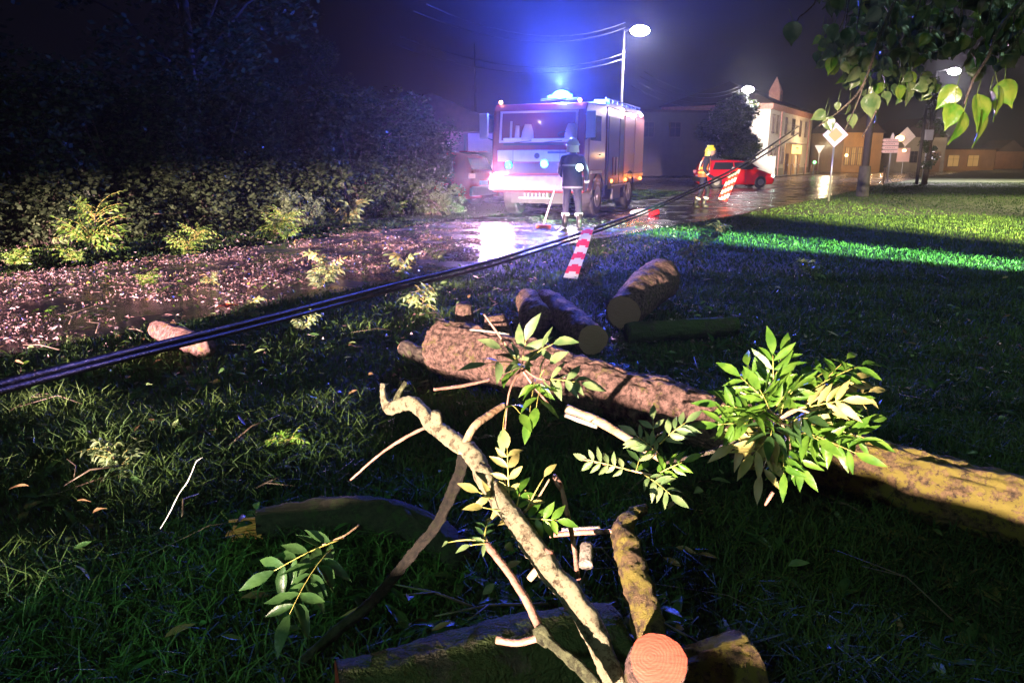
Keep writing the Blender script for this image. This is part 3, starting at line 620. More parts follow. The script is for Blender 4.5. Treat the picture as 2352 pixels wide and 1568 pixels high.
# litter on the road
def litter():
    rs = random.Random(11); b = MB(); n = 0
    while n < 30000:
        t = rs.random(); y = 3.5 + 17 * t ** 1.3; x = rs.uniform(-11, 4)
        if not inroad(x, y): 
            if rs.random() > .05: continue
        if abs(x) > .74 * y + .5: continue
        dn = .30 + 1.5 * noise.noise(V((x * .8, y * .8, 1))) + .9 * noise.noise(V((x * 3, y * 3, 5)))
        if y > 13: dn -= (y - 13) * .12
        if rs.random() > dn: continue
        n += 1; a = rs.uniform(0, 6.28); L_ = rs.choice((.010, .014, .02, .045)) * rs.uniform(.6, 1.3); W_ = L_ * rs.uniform(.2, .5)
        d = V((math.cos(a), math.sin(a), rs.uniform(-.2, .5))); s = V((-math.sin(a), math.cos(a), rs.uniform(-.6, .6))); z = rs.uniform(.0, .03)
        c = V((x, y, z)); mid = V((0, 0, rs.uniform(-.01, .02)))
        q = rs.random(); m = 0 if q < .80 else 1 if q < .95 else 2 if q < .985 else 3
        b.add([c - d * L_ / 2, c + s * W_ / 2 + mid, c + d * L_ / 2, c - s * W_ / 2 + mid], [(0, 1, 2), (0, 2, 3)], m)
    k_ = 0
    while k_ < 2600:
        y = 3.5 + 15 * rs.random(); x = rs.uniform(-11, 3)
        if abs(x) > .74 * y + .5 or (not inroad(x, y) and rs.random() > .25) or noise.noise(V((x * 1.3, y * 1.3, 9))) < rs.uniform(-.5, .3): continue
        k_ += 1; a = rs.uniform(0, 6.28); leaflet(b, V((x, y, rs.uniform(.0, .04))), V((math.cos(a), math.sin(a), rs.uniform(-.1, .4))), V((rs.uniform(-.5, .5), rs.uniform(-.5, .5), 1)), rs.uniform(.04, .10), rs.uniform(.015, .035), rs.uniform(-.2, .6), .3, 0 if rs.random() < .4 else 2 if rs.random() < .6 else 1)
    o = b.build('leaf_litter', [mat('brown_litter', (.10, .055, .055), .3, col2=(.26, .17, .16), nscale=30), mat('pale_litter', (.5, .40, .40), .25), M['leaf'], mat('yellow_litter', (.55, .42, .06), .4)])
    tag(o, 'shredded leaves, bark and chips strewn over the wet road', kind='stuff')
litter()

# ------------------------------------------------------------------ hedge shrubs and trees
def leafcloud(mb, rs, n, fn, size):
    for i in range(n):
        c, up = fn(rs); a = rs.uniform(0, 6.28); L_ = size * rs.uniform(.6, 1.3)
        d = V((math.cos(a), math.sin(a), rs.uniform(-.9, .2))).normalized(); s = d.cross(V((rs.uniform(-1, 1), rs.uniform(-1, 1), 1)).normalized()).normalized()
        mb.add([c - d * L_ / 2, c + s * L_ * .32, c + d * L_ / 2, c - s * L_ * .32], [(0, 1, 2, 3)])
def shrub(seed, w_, dp, h, n, leaf, name, label, m, size=.09):
    rs = random.Random(seed); o = thing(name, label, 'shrub'); st = MB(); fo = MB()
    blobs = [(V((rs.uniform(-w_ / 2, w_ / 2), rs.uniform(-dp / 3, dp / 3), rs.uniform(.12, .97) * h)), rs.uniform(.07, .2) * min(w_, h)) for _ in range(64)]
    for c, r in blobs[:18]: st.tube([V((rs.uniform(-.4, .4), 0, 0)), c * .5 + V((0, 0, .2)), c], [.03, .02, .008], 6)
    def fn(rs):
        c, r = rs.choice(blobs); d = V((rs.gauss(0, 1), rs.gauss(0, 1), rs.gauss(0, 1))).normalized()
        p = c + d * r * rs.uniform(.6, 1.08); p.z = max(p.z, .05 + rs.random() * .1); return p, d
    leafcloud(fo, rs, n, fn, size); st.build('stem', M['dark_bark'], o, True); fo.build('foliage', m, o); return o
HG = 'shrubs of the overgrown hedge beyond the road'
sp_ = [shrub(21, 3.2, 1.4, 2.6, 13000, 0, 'hedge_shrub', 'x', M['hedge'], .12), shrub(22, 3.0, 1.4, 2.9, 13000, 0, 'hedge_shrub', 'x', M['hedge'], .11)]
lab = ['dark hedge shrub at the left edge of the view', 'dark ivy shrub behind the big leafy heap', 'dark hedge shrub behind the second leafy heap', 'glittering ivy shrub in the middle of the hedge', 'ivy shrub behind the tall green clump', 'ivy shrub right of the tall green clump', 'ivy shrub behind the grey green tangle', 'blue lit ivy shrub beside the parked red SUV', 'bluish ivy shrub second from the right end of the hedge', 'ragged ivy shrub between the middle tufts and the blue lit shrubs', 'bluish end shrub of the hedge hiding the SUV']
A_, B_ = V((-10.2, 9.6, 0)), V((-2.45, 20.9, 0))
for i in range(11):
    p = A_.lerp(B_, i / 10) + V((rnd.uniform(-.3, .3), 0, 0)); o = dup(sp_[i % 2], p, R(62) + rnd.uniform(-.15, .15) + (math.pi if i % 3 == 0 else 0), lab[i], HG, 1.0 if i < 10 else .85)
p = A_.lerp(B_, 0); 
low = shrub(25, 1.6, 1.0, .9, 4500, 0, 'low_shrub', 'low leafy shrub at the foot of the hedge by the parked SUV', M['leaf_dusty'], .06); low.location = (-2.0, 20.0, 0)
low2 = dup(low, (-4.6, 16.6, 0), 1, 'low ragged shrub at the hedge foot left of the rightmost tuft', None, .8)
low3 = dup(low, (-9.0, 11.6, 0), 2, 'low ragged shrub under the middle ivy', None, 1.0)
cr = shrub(31, .7, .5, 2.1, 2600, 0, 'creeper_post', 'pale bluish creeper covering a stump near the left edge', M['leaf_dusty'], .07); cr.location = tuple(ph(118, 560, 0))
for o in sp_:
    for ch in list(o.children): bpy.data.objects.remove(ch)
    bpy.data.objects.remove(o)

def tree(seed, name, label, loc, h, cr_, n, m, size=.14, trunk_r=.16, low_=.35, cat='tree', group=None):
    rs = random.Random(seed); o = thing(name, label, cat, loc, 0, group); t = MB(); fo = MB()
    t.tube([V((0, 0, -.05)), V((.1, .05, h * .3)), V((-.05, 0, h * .6)), V((.05, .05, h * .85))], [trunk_r * 1.3, trunk_r, trunk_r * .6, trunk_r * .2], 14, 0, .3, .1, 3)
    blobs = []
    for i in range(34):
        a = rs.uniform(0, 6.28); z = rs.uniform(low_, .95) * h; k_ = math.sin(math.pi * min(1, max(.12, (z / h - low_ + .12) / (1.12 - low_)))) ; rr = cr_ * k_ * rs.uniform(.3, 1)
        c = V((math.cos(a) * rr, math.sin(a) * rr, z)); blobs.append((c, cr_ * rs.uniform(.16, .34)))
        if i < 14: t.tube([V((0, 0, z * .6)), c * .6 + V((0, 0, z * .3)), c], [trunk_r * .35, trunk_r * .2, .02], 6)
    def fn(rs):
        c, r = rs.choice(blobs); d = V((rs.gauss(0, 1), rs.gauss(0, 1), rs.gauss(0, 1))).normalized(); return c + d * r * rs.uniform(.45, 1.1), d
    leafcloud(fo, rs, n, fn, size); t.build('trunk', M['dark_bark'], o, True); fo.build('crown', m, o); return o
tree(41, 'street_tree', 'round leafy tree lit from the right in front of the cream building', (16.5, 57, 0), 5.9, 2.5, 20000, leafmat('street_tree_leaf', (.02, .045, .018), (.10, .14, .05), .35, .2, 2), .25, .18, .25)
TG = 'dark trees behind the hedge'
t0 = tree(42, 'tree', 'tall dark tree behind the left end of the hedge', (-14, 17, 0), 9, 3.6, 9000, M['treeleaf'], .2, .2, .3, group=TG)
dup(t0, (-8.6, 21, 0), 2.0, 'tall dark tree behind the middle of the hedge', TG, .92)
dup(t0, (-7.2, 28, 0), 4.0, 'dark tree behind the parked red SUV', TG, .62)
dup(t0, (-18.5, 12, 0), 1.0, 'dark tree at the far left of the hedge', TG, 1.1)
TR = 'dark trees on the right lawn'
dup(t0, (36, 44, 0), 1.3, 'dark tree at the right end of the lawn', TR, .95)
dup(t0, (31.5, 36, 0), 5.3, 'dark bush-like tree at the right edge of the view', TR, .5)
bt = tree(43, 'trunk_tree', 'slim dark tree in front of the warm lit house', (25.6, 47.0, 0), 6.5, .9, 2500, M['treeleaf'], .16, .14, .15)

# ------------------------------------------------------------------ fire truck
def wheel(parent, c, r, w_, axis=(1, 0, 0), name='wheel'):
    ax = V(axis).normalized(); c = V(c)
    b = MB().tube([c - ax * w_ / 2, c - ax * w_ * .38, c + ax * w_ * .38, c + ax * w_ / 2], [r * .93, r, r, r * .93], 32); t = b.build(name, M['rubber'], parent, False)
    b = MB().tube([c - ax * (w_ / 2 + .008), c + ax * (w_ / 2 + .008)], [r * .55, r * .55], 24); b.tube([c - ax * (w_ / 2 + .03), c + ax * (w_ / 2 + .03)], [r * .2, r * .2], 12)
    b.build('rim', M['metal'], t, False); return t
ft = thing('fire_truck', 'old fire engine with blue beacons and glaring headlights standing on the wet road', 'fire engine', (.62, 19.0, 0), R(-22))
W2 = 1.22
# cab: profile in y-z (front at y=0)
cab = MB()
cab.prism([(0.02, .62), (0.0, 1.25), (0.03, 1.86), (.14, 2.62), (.26, 2.78), (1.95, 2.84), (2.0, 2.8), (2.0, .62)][::-1], -W2, W2, 'x')
cabo = cab.build('cab', M['fred'], ft)
mod = cabo.modifiers.new('bevel', 'BEVEL'); mod.width = .05; mod.segments = 3
# windscreen opening shown as interior box: dark recess plus light seats behind clear glass
b = MB().box((0, .095, 2.22), (1.98, .012, .72), Matrix.Rotation(R(-8), 3, 'X')); b.build('cab_interior', mat('cab_lining', (.06, .05, .16), .8), ft)
b = MB(); 
for x0, x1 in ((-1.02, -.97), (.97, 1.02)): b.box(((x0 + x1) / 2, .06, 2.22), (.05, .03, .76), Matrix.Rotation(R(-8), 3, 'X'))
b.box((0, .018, 1.87), (2.05, .03, .05)); b.box((0, .118, 2.58), (2.05, .03, .05)); b.build('windscreen_frame', M['signpink'], ft)
b = MB()
for x in (-.27, .86): MB().tube([V((x, .06, 1.9)), V((x, .075, 2.1)), V((x, .085, 2.28))], [.17, .15, .085], 18).build('seat', M['seat'], ft, True)
b.tube([V((-.55, .05, 1.9)), V((-.55, .09, 2.25))], [.07, .05], 10); b.tube([V((-.72, .04, 1.92)), V((-.72, .09, 2.36))], .03, 8)
b.build('headrest', M['seat'], ft, True)
MB().box((-.27, -.0, 1.99), (.22, .04, .15), bev=.01).build('screen', M['black'], ft)
b = MB().box((-.55, -.005, 1.925), (.7, .05, .06), bev=.015); b.box((.35, -.005, 1.915), (1.0, .05, .045), bev=.015); b.build('dashboard', M['signwhite'], ft)
b = MB(); c = V((.72, -.01, 2.03))
b.tube([c + V((math.cos(a) * .17, -.02, math.sin(a) * .06)) for a in [i * math.pi / 8 for i in range(17)]], .012, 6); b.build('steering_wheel', M['black'], ft, True)
b = MB(); b.tube([V((-.6, -.02, 1.84)), V((-.15, .0, 1.88))], .008, 5); b.tube([V((.2, -.02, 1.84)), V((.65, .0, 1.88))], .008, 5); b.build('wiper', M['black'], ft)
MB().box((0, -.025, 1.52), (2.1, .04, .28), bev=.015).build('front_panel', mat('lilac_panel', (.42, .38, .46), .4, col2=(.34, .3, .38), nscale=4), ft)
b = MB().box((0, -.03, 1.22), (1.75, .03, .24)); 
for i in range(5): b.box((0, -.05, 1.13 + i * .045), (1.7, .012, .012))
b.build('grille', M['black'], ft)
MB().box((0, -.1, .86), (2.44, .24, .36), bev=.04).build('bumper', mat('grey_bumper', (.24, .22, .26), .45, col2=(.16, .15, .18), nscale=5), ft)
b = MB().box((0, -.225, .84), (.52, .01, .12)); b.build('number_plate', M['signwhite'], ft)
b = MB().box((.0, .3, .5), (1.5, .3, .3)); b.build('underguard', M['black'], ft)
b = MB().box((-.1, .0, 1.80), (1.6, .02, .05)); b.build('trim_strip', M['black'], ft)
ey = MB(); ey.tube([V((.02, -.05, 1.52)), V((.02, -.062, 1.52))], .07, 20); ey.build('badge', M['black'], ft)
b = MB().box((.55, -.053, 1.60), (.5, .012, .05)); b.build('label_plate', M['black'], ft)
for sx in (-1, 1):
    b = MB().tube([V((sx * .98, -.20, .96)), V((sx * .98, -.235, .96))], [.12, .13], 24); h_ = b.build('headlight', M['dmetal'], ft)
    MB().ball((sx * .98, -.235, .96), .15, 16, 8, 0, (1, .25, 1)).build('lens', M['e_head'] if sx < 0 else M['clear'], h_, True)
for sx, z in ((-.72, 1.3), (.23, 1.33)):
    b = MB().tube([V((sx, -.04, z)), V((sx, -.10, z))], [.085, .09], 20); h_ = b.build('blue_flasher', M['dmetal'], ft)
    MB().ball((sx, -.10, z), .10, 14, 8, 0, (1, .5, 1)).build('lens', M['e_blue'] if sx > 0 else M['e_blue2'], h_, True)
# mirrors
for sx in (-1, 1):
    b = MB().tube([V((sx * 1.2, .1, 2.5)), V((sx * 1.42, -.05, 2.5)), V((sx * 1.44, -.05, 2.0)), V((sx * 1.2, .08, 1.9))], .014, 6); mr = b.build('mirror_arm', M['dmetal'], ft)
    MB().box((sx * 1.40, -.08, 2.25), (.24, .06, .62), bev=.03).build('mirror', M['signback'], mr)
# roof items
MB().box((.35, .75, 2.89), (1.0, .24, .08), bev=.02).build('beacon_base', M['dmetal'], ft)
bc = MB().ball((.38, .72, 3.0), .19, 20, 10, 0, (1.25, .8, .62)); bc.tube([V((.02, .72, 2.96)), V((.22, .72, 2.98))], [.035, .06], 12); bc.tube([V((.54, .72, 2.98)), V((.66, .72, 2.98))], [.06, .035], 12)
bc.build('blue_beacon', M['e_blue'], ft, True)
for sx in (-1, 1):
    MB().ball((sx * 1.04 - .02, .22, 2.83), .048, 12, 8).build('marker_lamp', M['e_amber'], ft, True)
# door, side window on viewer's right (truck left side x=+)
b = MB().box((W2 + .005, .95, 1.55), (.02, 1.15, 1.75), bev=.008); dr = b.build('door', M['fred'], ft)
MB().box((W2 + .02, .95, 2.2), (.012, .95, .62), bev=.005).build('window', M['glass'], dr)
MB().box((W2 + .03, 1.4, 1.55), (.03, .16, .03)).build('handle', M['black'], dr)
# body
L0, L1 = 2.08, 6.6
b = MB().box((0, (L0 + L1) / 2, 1.78), (2.46, L1 - L0, 2.05), bev=.04); body = b.build('body', M['fred'], ft)
b = MB()
for i, (y0, y1) in enumerate(((2.2, 3.35), (3.42, 3.92), )): b.box((1.237, (y0 + y1) / 2, 1.6), (.02, y1 - y0, 1.9))
b.build('locker_opening', M['black'], ft)
for y0, y1 in ((3.98, 5.2), (5.28, 6.5)): MB().box((1.24, (y0 + y1) / 2, 1.86), (.024, y1 - y0, 1.62), bev=.006).build('roller_shutter', M['shutter'], ft)
MB().box((.0, (L0 + L1) / 2, 2.87), (2.3, L1 - L0 - .1, .12), bev=.03).build('roof_deck', M['white'], ft)
b = MB()
for y in np.arange(2.5, 6.5, .55): b.tube([V((1.1, y, 2.93)), V((1.1, y, 3.03))], .012, 5)
b.tube([V((1.1, 2.3, 3.03)), V((1.1, 6.5, 3.03))], .016, 6); b.build('roof_rail', M['metal'], ft)
b = MB().box((.55, 5.0, 3.02), (.5, 2.6, .1), bev=.02); b.build('ladder', M['metal'], ft)
b = MB().tube([V((-.3, 3.2, 2.95)), V((-.3, 3.2, 3.1)), V((-.1, 2.6, 3.14))], .05, 10); b.build('water_monitor', M['dmetal'], ft)
MB().box((1.0, 2.3, 2.93), (.42, .05, .13)).build('cyan_light_panel', M['e_cyan'], ft)
for y in (3.7, 6.1): MB().ball((1.22, y, 2.78), .06, 12, 8).build('work_light', M['e_work'], ft, True)
for y in (2.55, 4.2, 6.2): MB().ball((1.25, y, .86), .05, 10, 6).build('side_marker', M['e_orange'], ft, True)
MB().box((0, 4.1, .66), (.9, 5.0, .2)).build('chassis', M['dmetal'], ft)
b = MB().box((1.1, 3.2, .55), (.3, .9, .4), bev=.03); b.build('tank', M['dmetal'], ft)
b = MB().box((1.22, 3.6, .74), (.1, 2.0, .04)); b.build('side_step', M['metal'], ft)
for y in (1.25, 4.75):
    for sx in (-1, 1): wheel(ft, (sx * 1.06, y, .5), .5, .34)
for y in (1.25, 4.75):
    MB().tube([V((1.235, y + math.cos(a) * .6, .5 + math.sin(a) * .6)) for a in [math.pi * i / 10 for i in range(11)]], .035, 6).build('wheel_arch', M['black'], ft)
b = MB()
for i in range(7): b.box((-.25 + i * .1, -.15, .56), (.02, .1, .12))
b.box((0, -.15, .5), (.8, .14, .03)); b.build('tow_step', M['metal'], ft)

b = MB()
for x in (-.62, .62): b.box((x, -.052, 1.52), (.012, .006, .27))
for z in (1.06, 1.36): b.box((0, -.02, z), (2.3, .012, .012))
b.box((W2 + .012, 2.06, 1.6), (.01, .02, 1.9)); b.build('panel_seam', M['black'], ft)
MB().box((1.258, 5.25, .98), (.012, 2.6, .1)).build('reflective_stripe', M['yellowf'], ft)
MB().box((1.262, 1.0, 1.12), (.03, 1.0, .07)).build('reflective_stripe', M['reflective'], ft)
for y in (2.75, 3.1): MB().box((1.255, y, 1.25), (.03, .2, .5), bev=.03).build('stowed_canister', M['fred'], ft)
b = MB()
for sx in (-1, 1): b.tube([V((sx * 1.15, .2, 1.15)), V((sx * 1.2, .12, 1.3)), V((sx * 1.2, .1, 1.75)), V((sx * 1.15, .16, 1.85))], .016, 6)
b.build('grab_rail', M['metal'], ft)
def tw(x, y, z):
    a = R(-22); return (.62 + x * math.cos(a) - y * math.sin(a), 19 + x * math.sin(a) + y * math.cos(a), z)
BLUE = (.05, .10, 1.0)
lamp('POINT', tw(.38, .55, 3.22), 7500, BLUE, .12, name='beacon_light')
lamp('SPOT', tw(.38, .3, 3.25), 150000, BLUE, .12, tw(.9, .1, 9.0), 158, .35, name='beacon_glow_spot')  # added upward spot that makes the blue glow in the haze
lamp('POINT', tw(.23, -.8, 1.33), 120, BLUE, .08, name='flasher_light')
lamp('POINT', tw(-.72, -.7, 1.3), 70, BLUE, .08, name='flasher_light')
lamp('SPOT', tw(-.98, -.42, .96), 3000, (.95, .55, .85), .09, (-.6, 8, .2), 76, .8, name='headlight_beam')
lamp('SPOT', tw(.98, -.42, .96), 350, (1.0, .75, .85), .09, (1.5, 8, .2), 110, .9, name='headlight_beam')
lamp('POINT', tw(-.1, -.25, 2.45), 3.0, (1.0, .75, .8), .02, name='cab_light')
lamp('POINT', tw(1.6, 3.7, 2.8), 18, (1.0, .8, .9), .06, name='work_light_lamp')
lamp('POINT', tw(1.6, 6.1, 2.8), 35, (1.0, .8, .9), .06, name='work_light_lamp')
lamp('POINT', tw(1.5, 4.2, .9), 8, (1.0, .25, .05), .05, name='marker_light')
lamp('POINT', tw(1.5, 6.2, .9), 5, (1.0, .25, .05), .05, name='marker_light')

# ------------------------------------------------------------------ cars
def car(name, label, loc, rz, paint, suv=False, lights=None):
    o = thing(name, label, 'car', loc, rz)   # front at +x
    Lc, Hc, Wc = (4.5, 1.68, 1.86) if suv else (4.0, 1.45, 1.68)
    h = Lc / 2; bz = .24 if suv else .17; belt = 1.02 if suv else .92
    # stations: x, z_low, z_belt, z_top, halfwidth low, belt, top
    S = [(-h, bz + .2, belt * .8, belt * .82, .80, .82, .75), (-h + .06, bz, belt, belt + .02, .86, .88, .74), (-h + (.25 if suv else .2), bz, belt + .02, Hc - .12, .88, .92, .68), (-h + .55, bz, belt + .02, Hc - .02, .9, .95, .66), (-.4, bz, belt, Hc, .92, .97, .68), (.35, bz, belt - .01, Hc - .06, .92, .97, .66), (.62, bz, belt - .02, Hc - .22, .92, .97, .68), (1.15, bz, belt - .03, belt + .02, .92, .96, .78), (h - .45, bz, belt - .14, belt - .10, .9, .92, .76), (h - .12, bz + .02, belt - .26, belt - .22, .84, .84, .7), (h, bz + .14, belt - .36, belt - .32, .72, .72, .62)]
    b = MB(); ring = []
    for x, zl, zb, zt, wl, wb, wt in S:
        k_ = Wc / 2
        ring.append([(x, -wl * k_ * .93, zl), (x, -wl * k_, zl + .1), (x, -wb * k_, (zl + zb) / 2 + .1), (x, -wb * k_ * .98, zb), (x, -wt * k_, max(zt - .04, zb)), (x, -wt * k_ * .82, zt), (x, wt * k_ * .82, zt), (x, wt * k_, max(zt - .04, zb)), (x, wb * k_ * .98, zb), (x, wb * k_, (zl + zb) / 2 + .1), (x, wl * k_, zl + .1), (x, wl * k_ * .93, zl)])
    n = 12; vs = [p for r in ring for p in r]; fs = []
    for i in range(len(ring) - 1):
        for j in range(n): fs.append((i * n + j, i * n + (j + 1) % n, (i + 1) * n + (j + 1) % n, (i + 1) * n + j))
    fs.append(tuple(range(n))[::-1]); fs.append(tuple((len(ring) - 1) * n + j for j in range(n)))
    b.add(vs, fs); bo = b.build('body', paint, o, True)
    # glass
    k_ = Wc / 2
    for sg in (-1, 1):
        w0, w1 = .965 * k_ * sg, .70 * k_ * sg
        def q(x0, x1, x2, x3):
            g_ = MB(); zb_, zt_ = belt + .04, Hc - .13
            vs = [(x0, w0 * 1.0, zb_), (x1, w0 * 1.0, zb_), (x2, w1 * 1.02 + sg * .012, zt_), (x3, w1 * 1.02 + sg * .012, zt_)]
            vs2 = [(x, y - sg * .015, z) for x, y, z in vs]
            g_.add(vs + vs2, [(0, 1, 2, 3), (4, 7, 6, 5), (0, 4, 5, 1), (1, 5, 6, 2), (2, 6, 7, 3), (3, 7, 4, 0)]); g_.build('side_window', M['glass'], o)
        q(-.25, .95, .42, -.25); q(-h + .55, -.33, -.33, -h + .72)
        for x in (h - .82, -h + .78): wheel(o, (x, sg * (k_ - .12), .33 if suv else .3), .35 if suv else .31, .22, (0, 1, 0))
        MB().box((.78, sg * (k_ + .06), belt + .08), (.14, .2, .12), bev=.03).build('wing_mirror', paint, o)
        MB().ball((h - .12, sg * .62 * k_ * 1.2, belt - .30), .12, 12, 8, 0, (.8, 1.2, .6)).build('headlight', M['e_torch'] if lights else M['metal'], o, True)
        MB().box((-h + .02, sg * k_ * .74, belt - .08), (.07, .34, .15), bev=.02).build('tail_light', M['e_tail'], o)
        MB().box((.35, sg * (k_ * .955), .55), (.02, .02, .6)).build('door_seam', M['black'], o)
    g_ = MB().add([(.66, -.6 * k_, Hc - .17), (.66, .6 * k_, Hc - .17), (1.1, .8 * k_, belt + .06), (1.1, -.8 * k_, belt + .06)], [(0, 1, 2, 3)]); g_.v = [(x + .03, y, z + .03) for x, y, z in g_.v]; g_.build('windscreen', M['glass'], o)
    xr = -h + .06
    MB().box((xr + .10, 0, (belt + Hc - .12) / 2 + .03), (.03, 1.25 * k_, Hc - belt - .24), Matrix.Rotation(R(26 if suv else 20), 3, 'Y'), bev=.01).build('rear_window', M['glass'], o)
    MB().box((-h - .0, 0, .46), (.12, Wc * .86, .26), bev=.04).build('rear_bumper', M['metal'] if suv else M['black'], o)
    MB().box((-h - .01, 0, .72 if suv else .6), (.04, .5, .13)).build('number_plate', M['white'], o)
    if suv:
        MB().box((-h + .34, 0, Hc + .0), (.3, 1.3, .04), bev=.015).build('spoiler', paint, o); MB().box((-h - .02, 0, .60), (.05, Wc * .8, .05)).build('chrome_strip', M['white'], o)
        MB().box((-h + .0, 0, belt + .04), (.08, Wc * .74, .06), bev=.015).build('tailgate_lip', paint, o)
    return o
# SUV: heading (-.9,.43)
hd = math.atan2(.46, -.89); p = ph(1030, 474, 0); dvec = V((math.cos(hd), math.sin(hd), 0)); nrm_ = V((-dvec.y, dvec.x, 0))
cpos = p + dvec * 1.45 + nrm_ * (-.85 if nrm_.y < 0 else .85)
car('parked_suv', 'red SUV parked behind the hedge, its tail showing left of the fire engine', (cpos.x, cpos.y, 0), hd, M['red'], True)
p = pY(1690, 400, 41); car('red_hatchback', 'red hatchback crossing the road behind the walking firefighter', (p.x - .1, 41, 0), R(4), M['red'], False, True)

# ------------------------------------------------------------------ people
def person(label, loc, rz, J, rad, vest, helmet, extras=None):
    """J: joints; body faces -y in local space"""
    o = thing('person', label, 'person', loc, rz)
    names = list(J.keys()); idx = {n: i for i, n in enumerate(names)}
    E = [('pelvis', 'belly'), ('belly', 'chest'), ('chest', 'neck'), ('neck', 'chin'), ('chin', 'head'), ('chest', 'shl'), ('shl', 'ell'), ('ell', 'wrl'), ('wrl', 'pal'), ('chest', 'shr'), ('shr', 'elr'), ('elr', 'wrr'), ('wrr', 'par'),
         ('pelvis', 'hil'), ('hil', 'knl'), ('knl', 'anl'), ('anl', 'tol'), ('pelvis', 'hir'), ('hir', 'knr'), ('knr', 'anr'), ('anr', 'tor')]
    vs = [V(J[n]) for n in names]; rr = [rad[n] for n in names]; ed = [(idx[a], idx[b]) for a, b in E]
    # fingers
    for sd_ in ('l', 'r'):
        pal = V(J['pa' + sd_]); wr = V(J['wr' + sd_]); d = (pal - wr).normalized(); s = d.cross(V((0, 1, 0)));
        s = s.normalized() if s.length > .1 else V((1, 0, 0)); fw = d.cross(s)
        for k_, (off, ln) in enumerate(((-.03, .065), (-.01, .075), (.01, .07), (.028, .055))):
            a = pal + fw * off + d * .02; b_ = a + d * ln * .55 + s * .012; c_ = b_ + d * ln * .3 + s * .03
            i0 = len(vs); vs += [a, b_, c_]; rr += [.011, .009, .008]; ed += [(idx['pa' + sd_], i0), (i0, i0 + 1), (i0 + 1, i0 + 2)]
        a = pal + fw * -.035 - d * .02; b_ = a + fw * -.025 + d * .03; i0 = len(vs); vs += [a, b_]; rr += [.012, .010]; ed += [(idx['pa' + sd_], i0), (i0, i0 + 1)]
    me = bpy.data.meshes.new('body'); me.from_pydata([tuple(v) for v in vs], ed, []); me.update(); me.materials.append(M['uniform'])
    bo = bpy.data.objects.new('body', me); COL.objects.link(bo); bo.parent = o
    bo.modifiers.new('skin', 'SKIN'); sk = me.skin_vertices[0].data
    for i, r in enumerate(rr): sk[i].radius = (r, r)
    sk[idx['pelvis']].use_root = True
    ss = bo.modifiers.new('sub', 'SUBSURF'); ss.levels = 2; ss.render_levels = 2
    hc = V(J['head'])
    f = MB().ball(hc + V((0, -.02, -.02)), .098, 16, 12, 0, (.82, .98, 1.18)); f.tube([hc + V((0, -.11, .0)), hc + V((0, -.135, -.03))], [.012, .018], 8); f.ball(hc + V((-.032, -.112, .015)), .012, 8, 6); f.ball(hc + V((.032, -.112, .015)), .012, 8, 6); f.box(hc + V((0, -.112, -.065)), (.05, .015, .014), bev=.005)
    for sx in (-1, 1): f.ball(hc + V((sx * .082, .0, -.02)), .025, 8, 6, 0, (.4, .8, 1.2))
    f.build('face', M['skin'], o, True)
    hb = MB().ball(hc + V((0, .01, .03)), .138, 20, 12, 0, (.95, 1.12, .98), half=True); hb.tube([hc + V((math.cos(a) * .138, .02 + math.sin(a) * .165, .028 - .02 * math.sin(a))) for a in [2 * math.pi * i / 20 for i in range(21)]], .013, 6)
    hb.box(hc + V((0, .01, .165)), (.03, .2, .03), bev=.01)
    hb.build('helmet', helmet, o, True)
    ng = MB(); n = 12; vs_ = []
    for i, (z, r) in enumerate(((.03, .135), (-.05, .14), (-.13, .155))):
        for j in range(n):
            a = math.pi * j / (n - 1); vs_.append(hc + V((math.cos(a) * r * .92, .02 + math.sin(a) * r, z)))
    ng.add(vs_, [(i * n + j, i * n + j + 1, (i + 1) * n + j + 1, (i + 1) * n + j) for i in range(2) for j in range(n - 1)]); ng.build('neck_guard', M['helmet_w'] if helmet is M['helmet_w'] else M['yellowf'], o, True)
    for s_ in ('l', 'r'):
        bt = MB()
        an, to = V(J['an' + s_]), V(J['to' + s_]); bt.tube([an + V((0, .0, .22)), an + V((0, 0, .06)), V((an.x, an.y + .02, .05))], [.066, .062, .06], 14); bt.tube([V((an.x, an.y + .06, .04)), V((an.x, an.y, .06)), V((to.x, to.y - .02, .035))], [.04, .055, .04], 12)
        bt.build('boot', M['boot'], o, True)
    bd = MB()
    for s_ in ('l', 'r'):
        kn, an = V(J['kn' + s_]), V(J['an' + s_])
        a = an.lerp(kn, .42); b_ = an.lerp(kn, .56); bd.tube([a, b_], [.086, .09], 16)
        el, wr = V(J['el' + s_]), V(J['wr' + s_]); bd.tube([wr.lerp(el, .15), wr.lerp(el, .32)], [.052, .055], 12)
    if not vest:
        ch, be, pe = V(J['chest']), V(J['belly']), V(J['pelvis'])
        jb = MB(); n = 28; prof = [(pe + V((0, 0, -.16)), .225, .175), (pe + V((0, 0, -.02)), .215, .165), (be, .205, .16), (be.lerp(ch, .6), .22, .165), (ch + V((0, 0, .06)), .225, .15), (ch + V((0, 0, .14)), .15, .12)]
        jb.add([c + V((math.cos(2 * math.pi * j / n) * a * (1 + .04 * math.sin(5 * j + i * 2)), math.sin(2 * math.pi * j / n) * b__ * (1 + .05 * math.sin(3 * j + i)), 0)) for i, (c, a, b__) in enumerate(prof) for j in range(n)], [(i * n + j, i * n + (j + 1) % n, (i + 1) * n + (j + 1) % n, (i + 1) * n + j) for i in range(len(prof) - 1) for j in range(n)])
        jo = jb.build('jacket', M['uniform'], o, True)
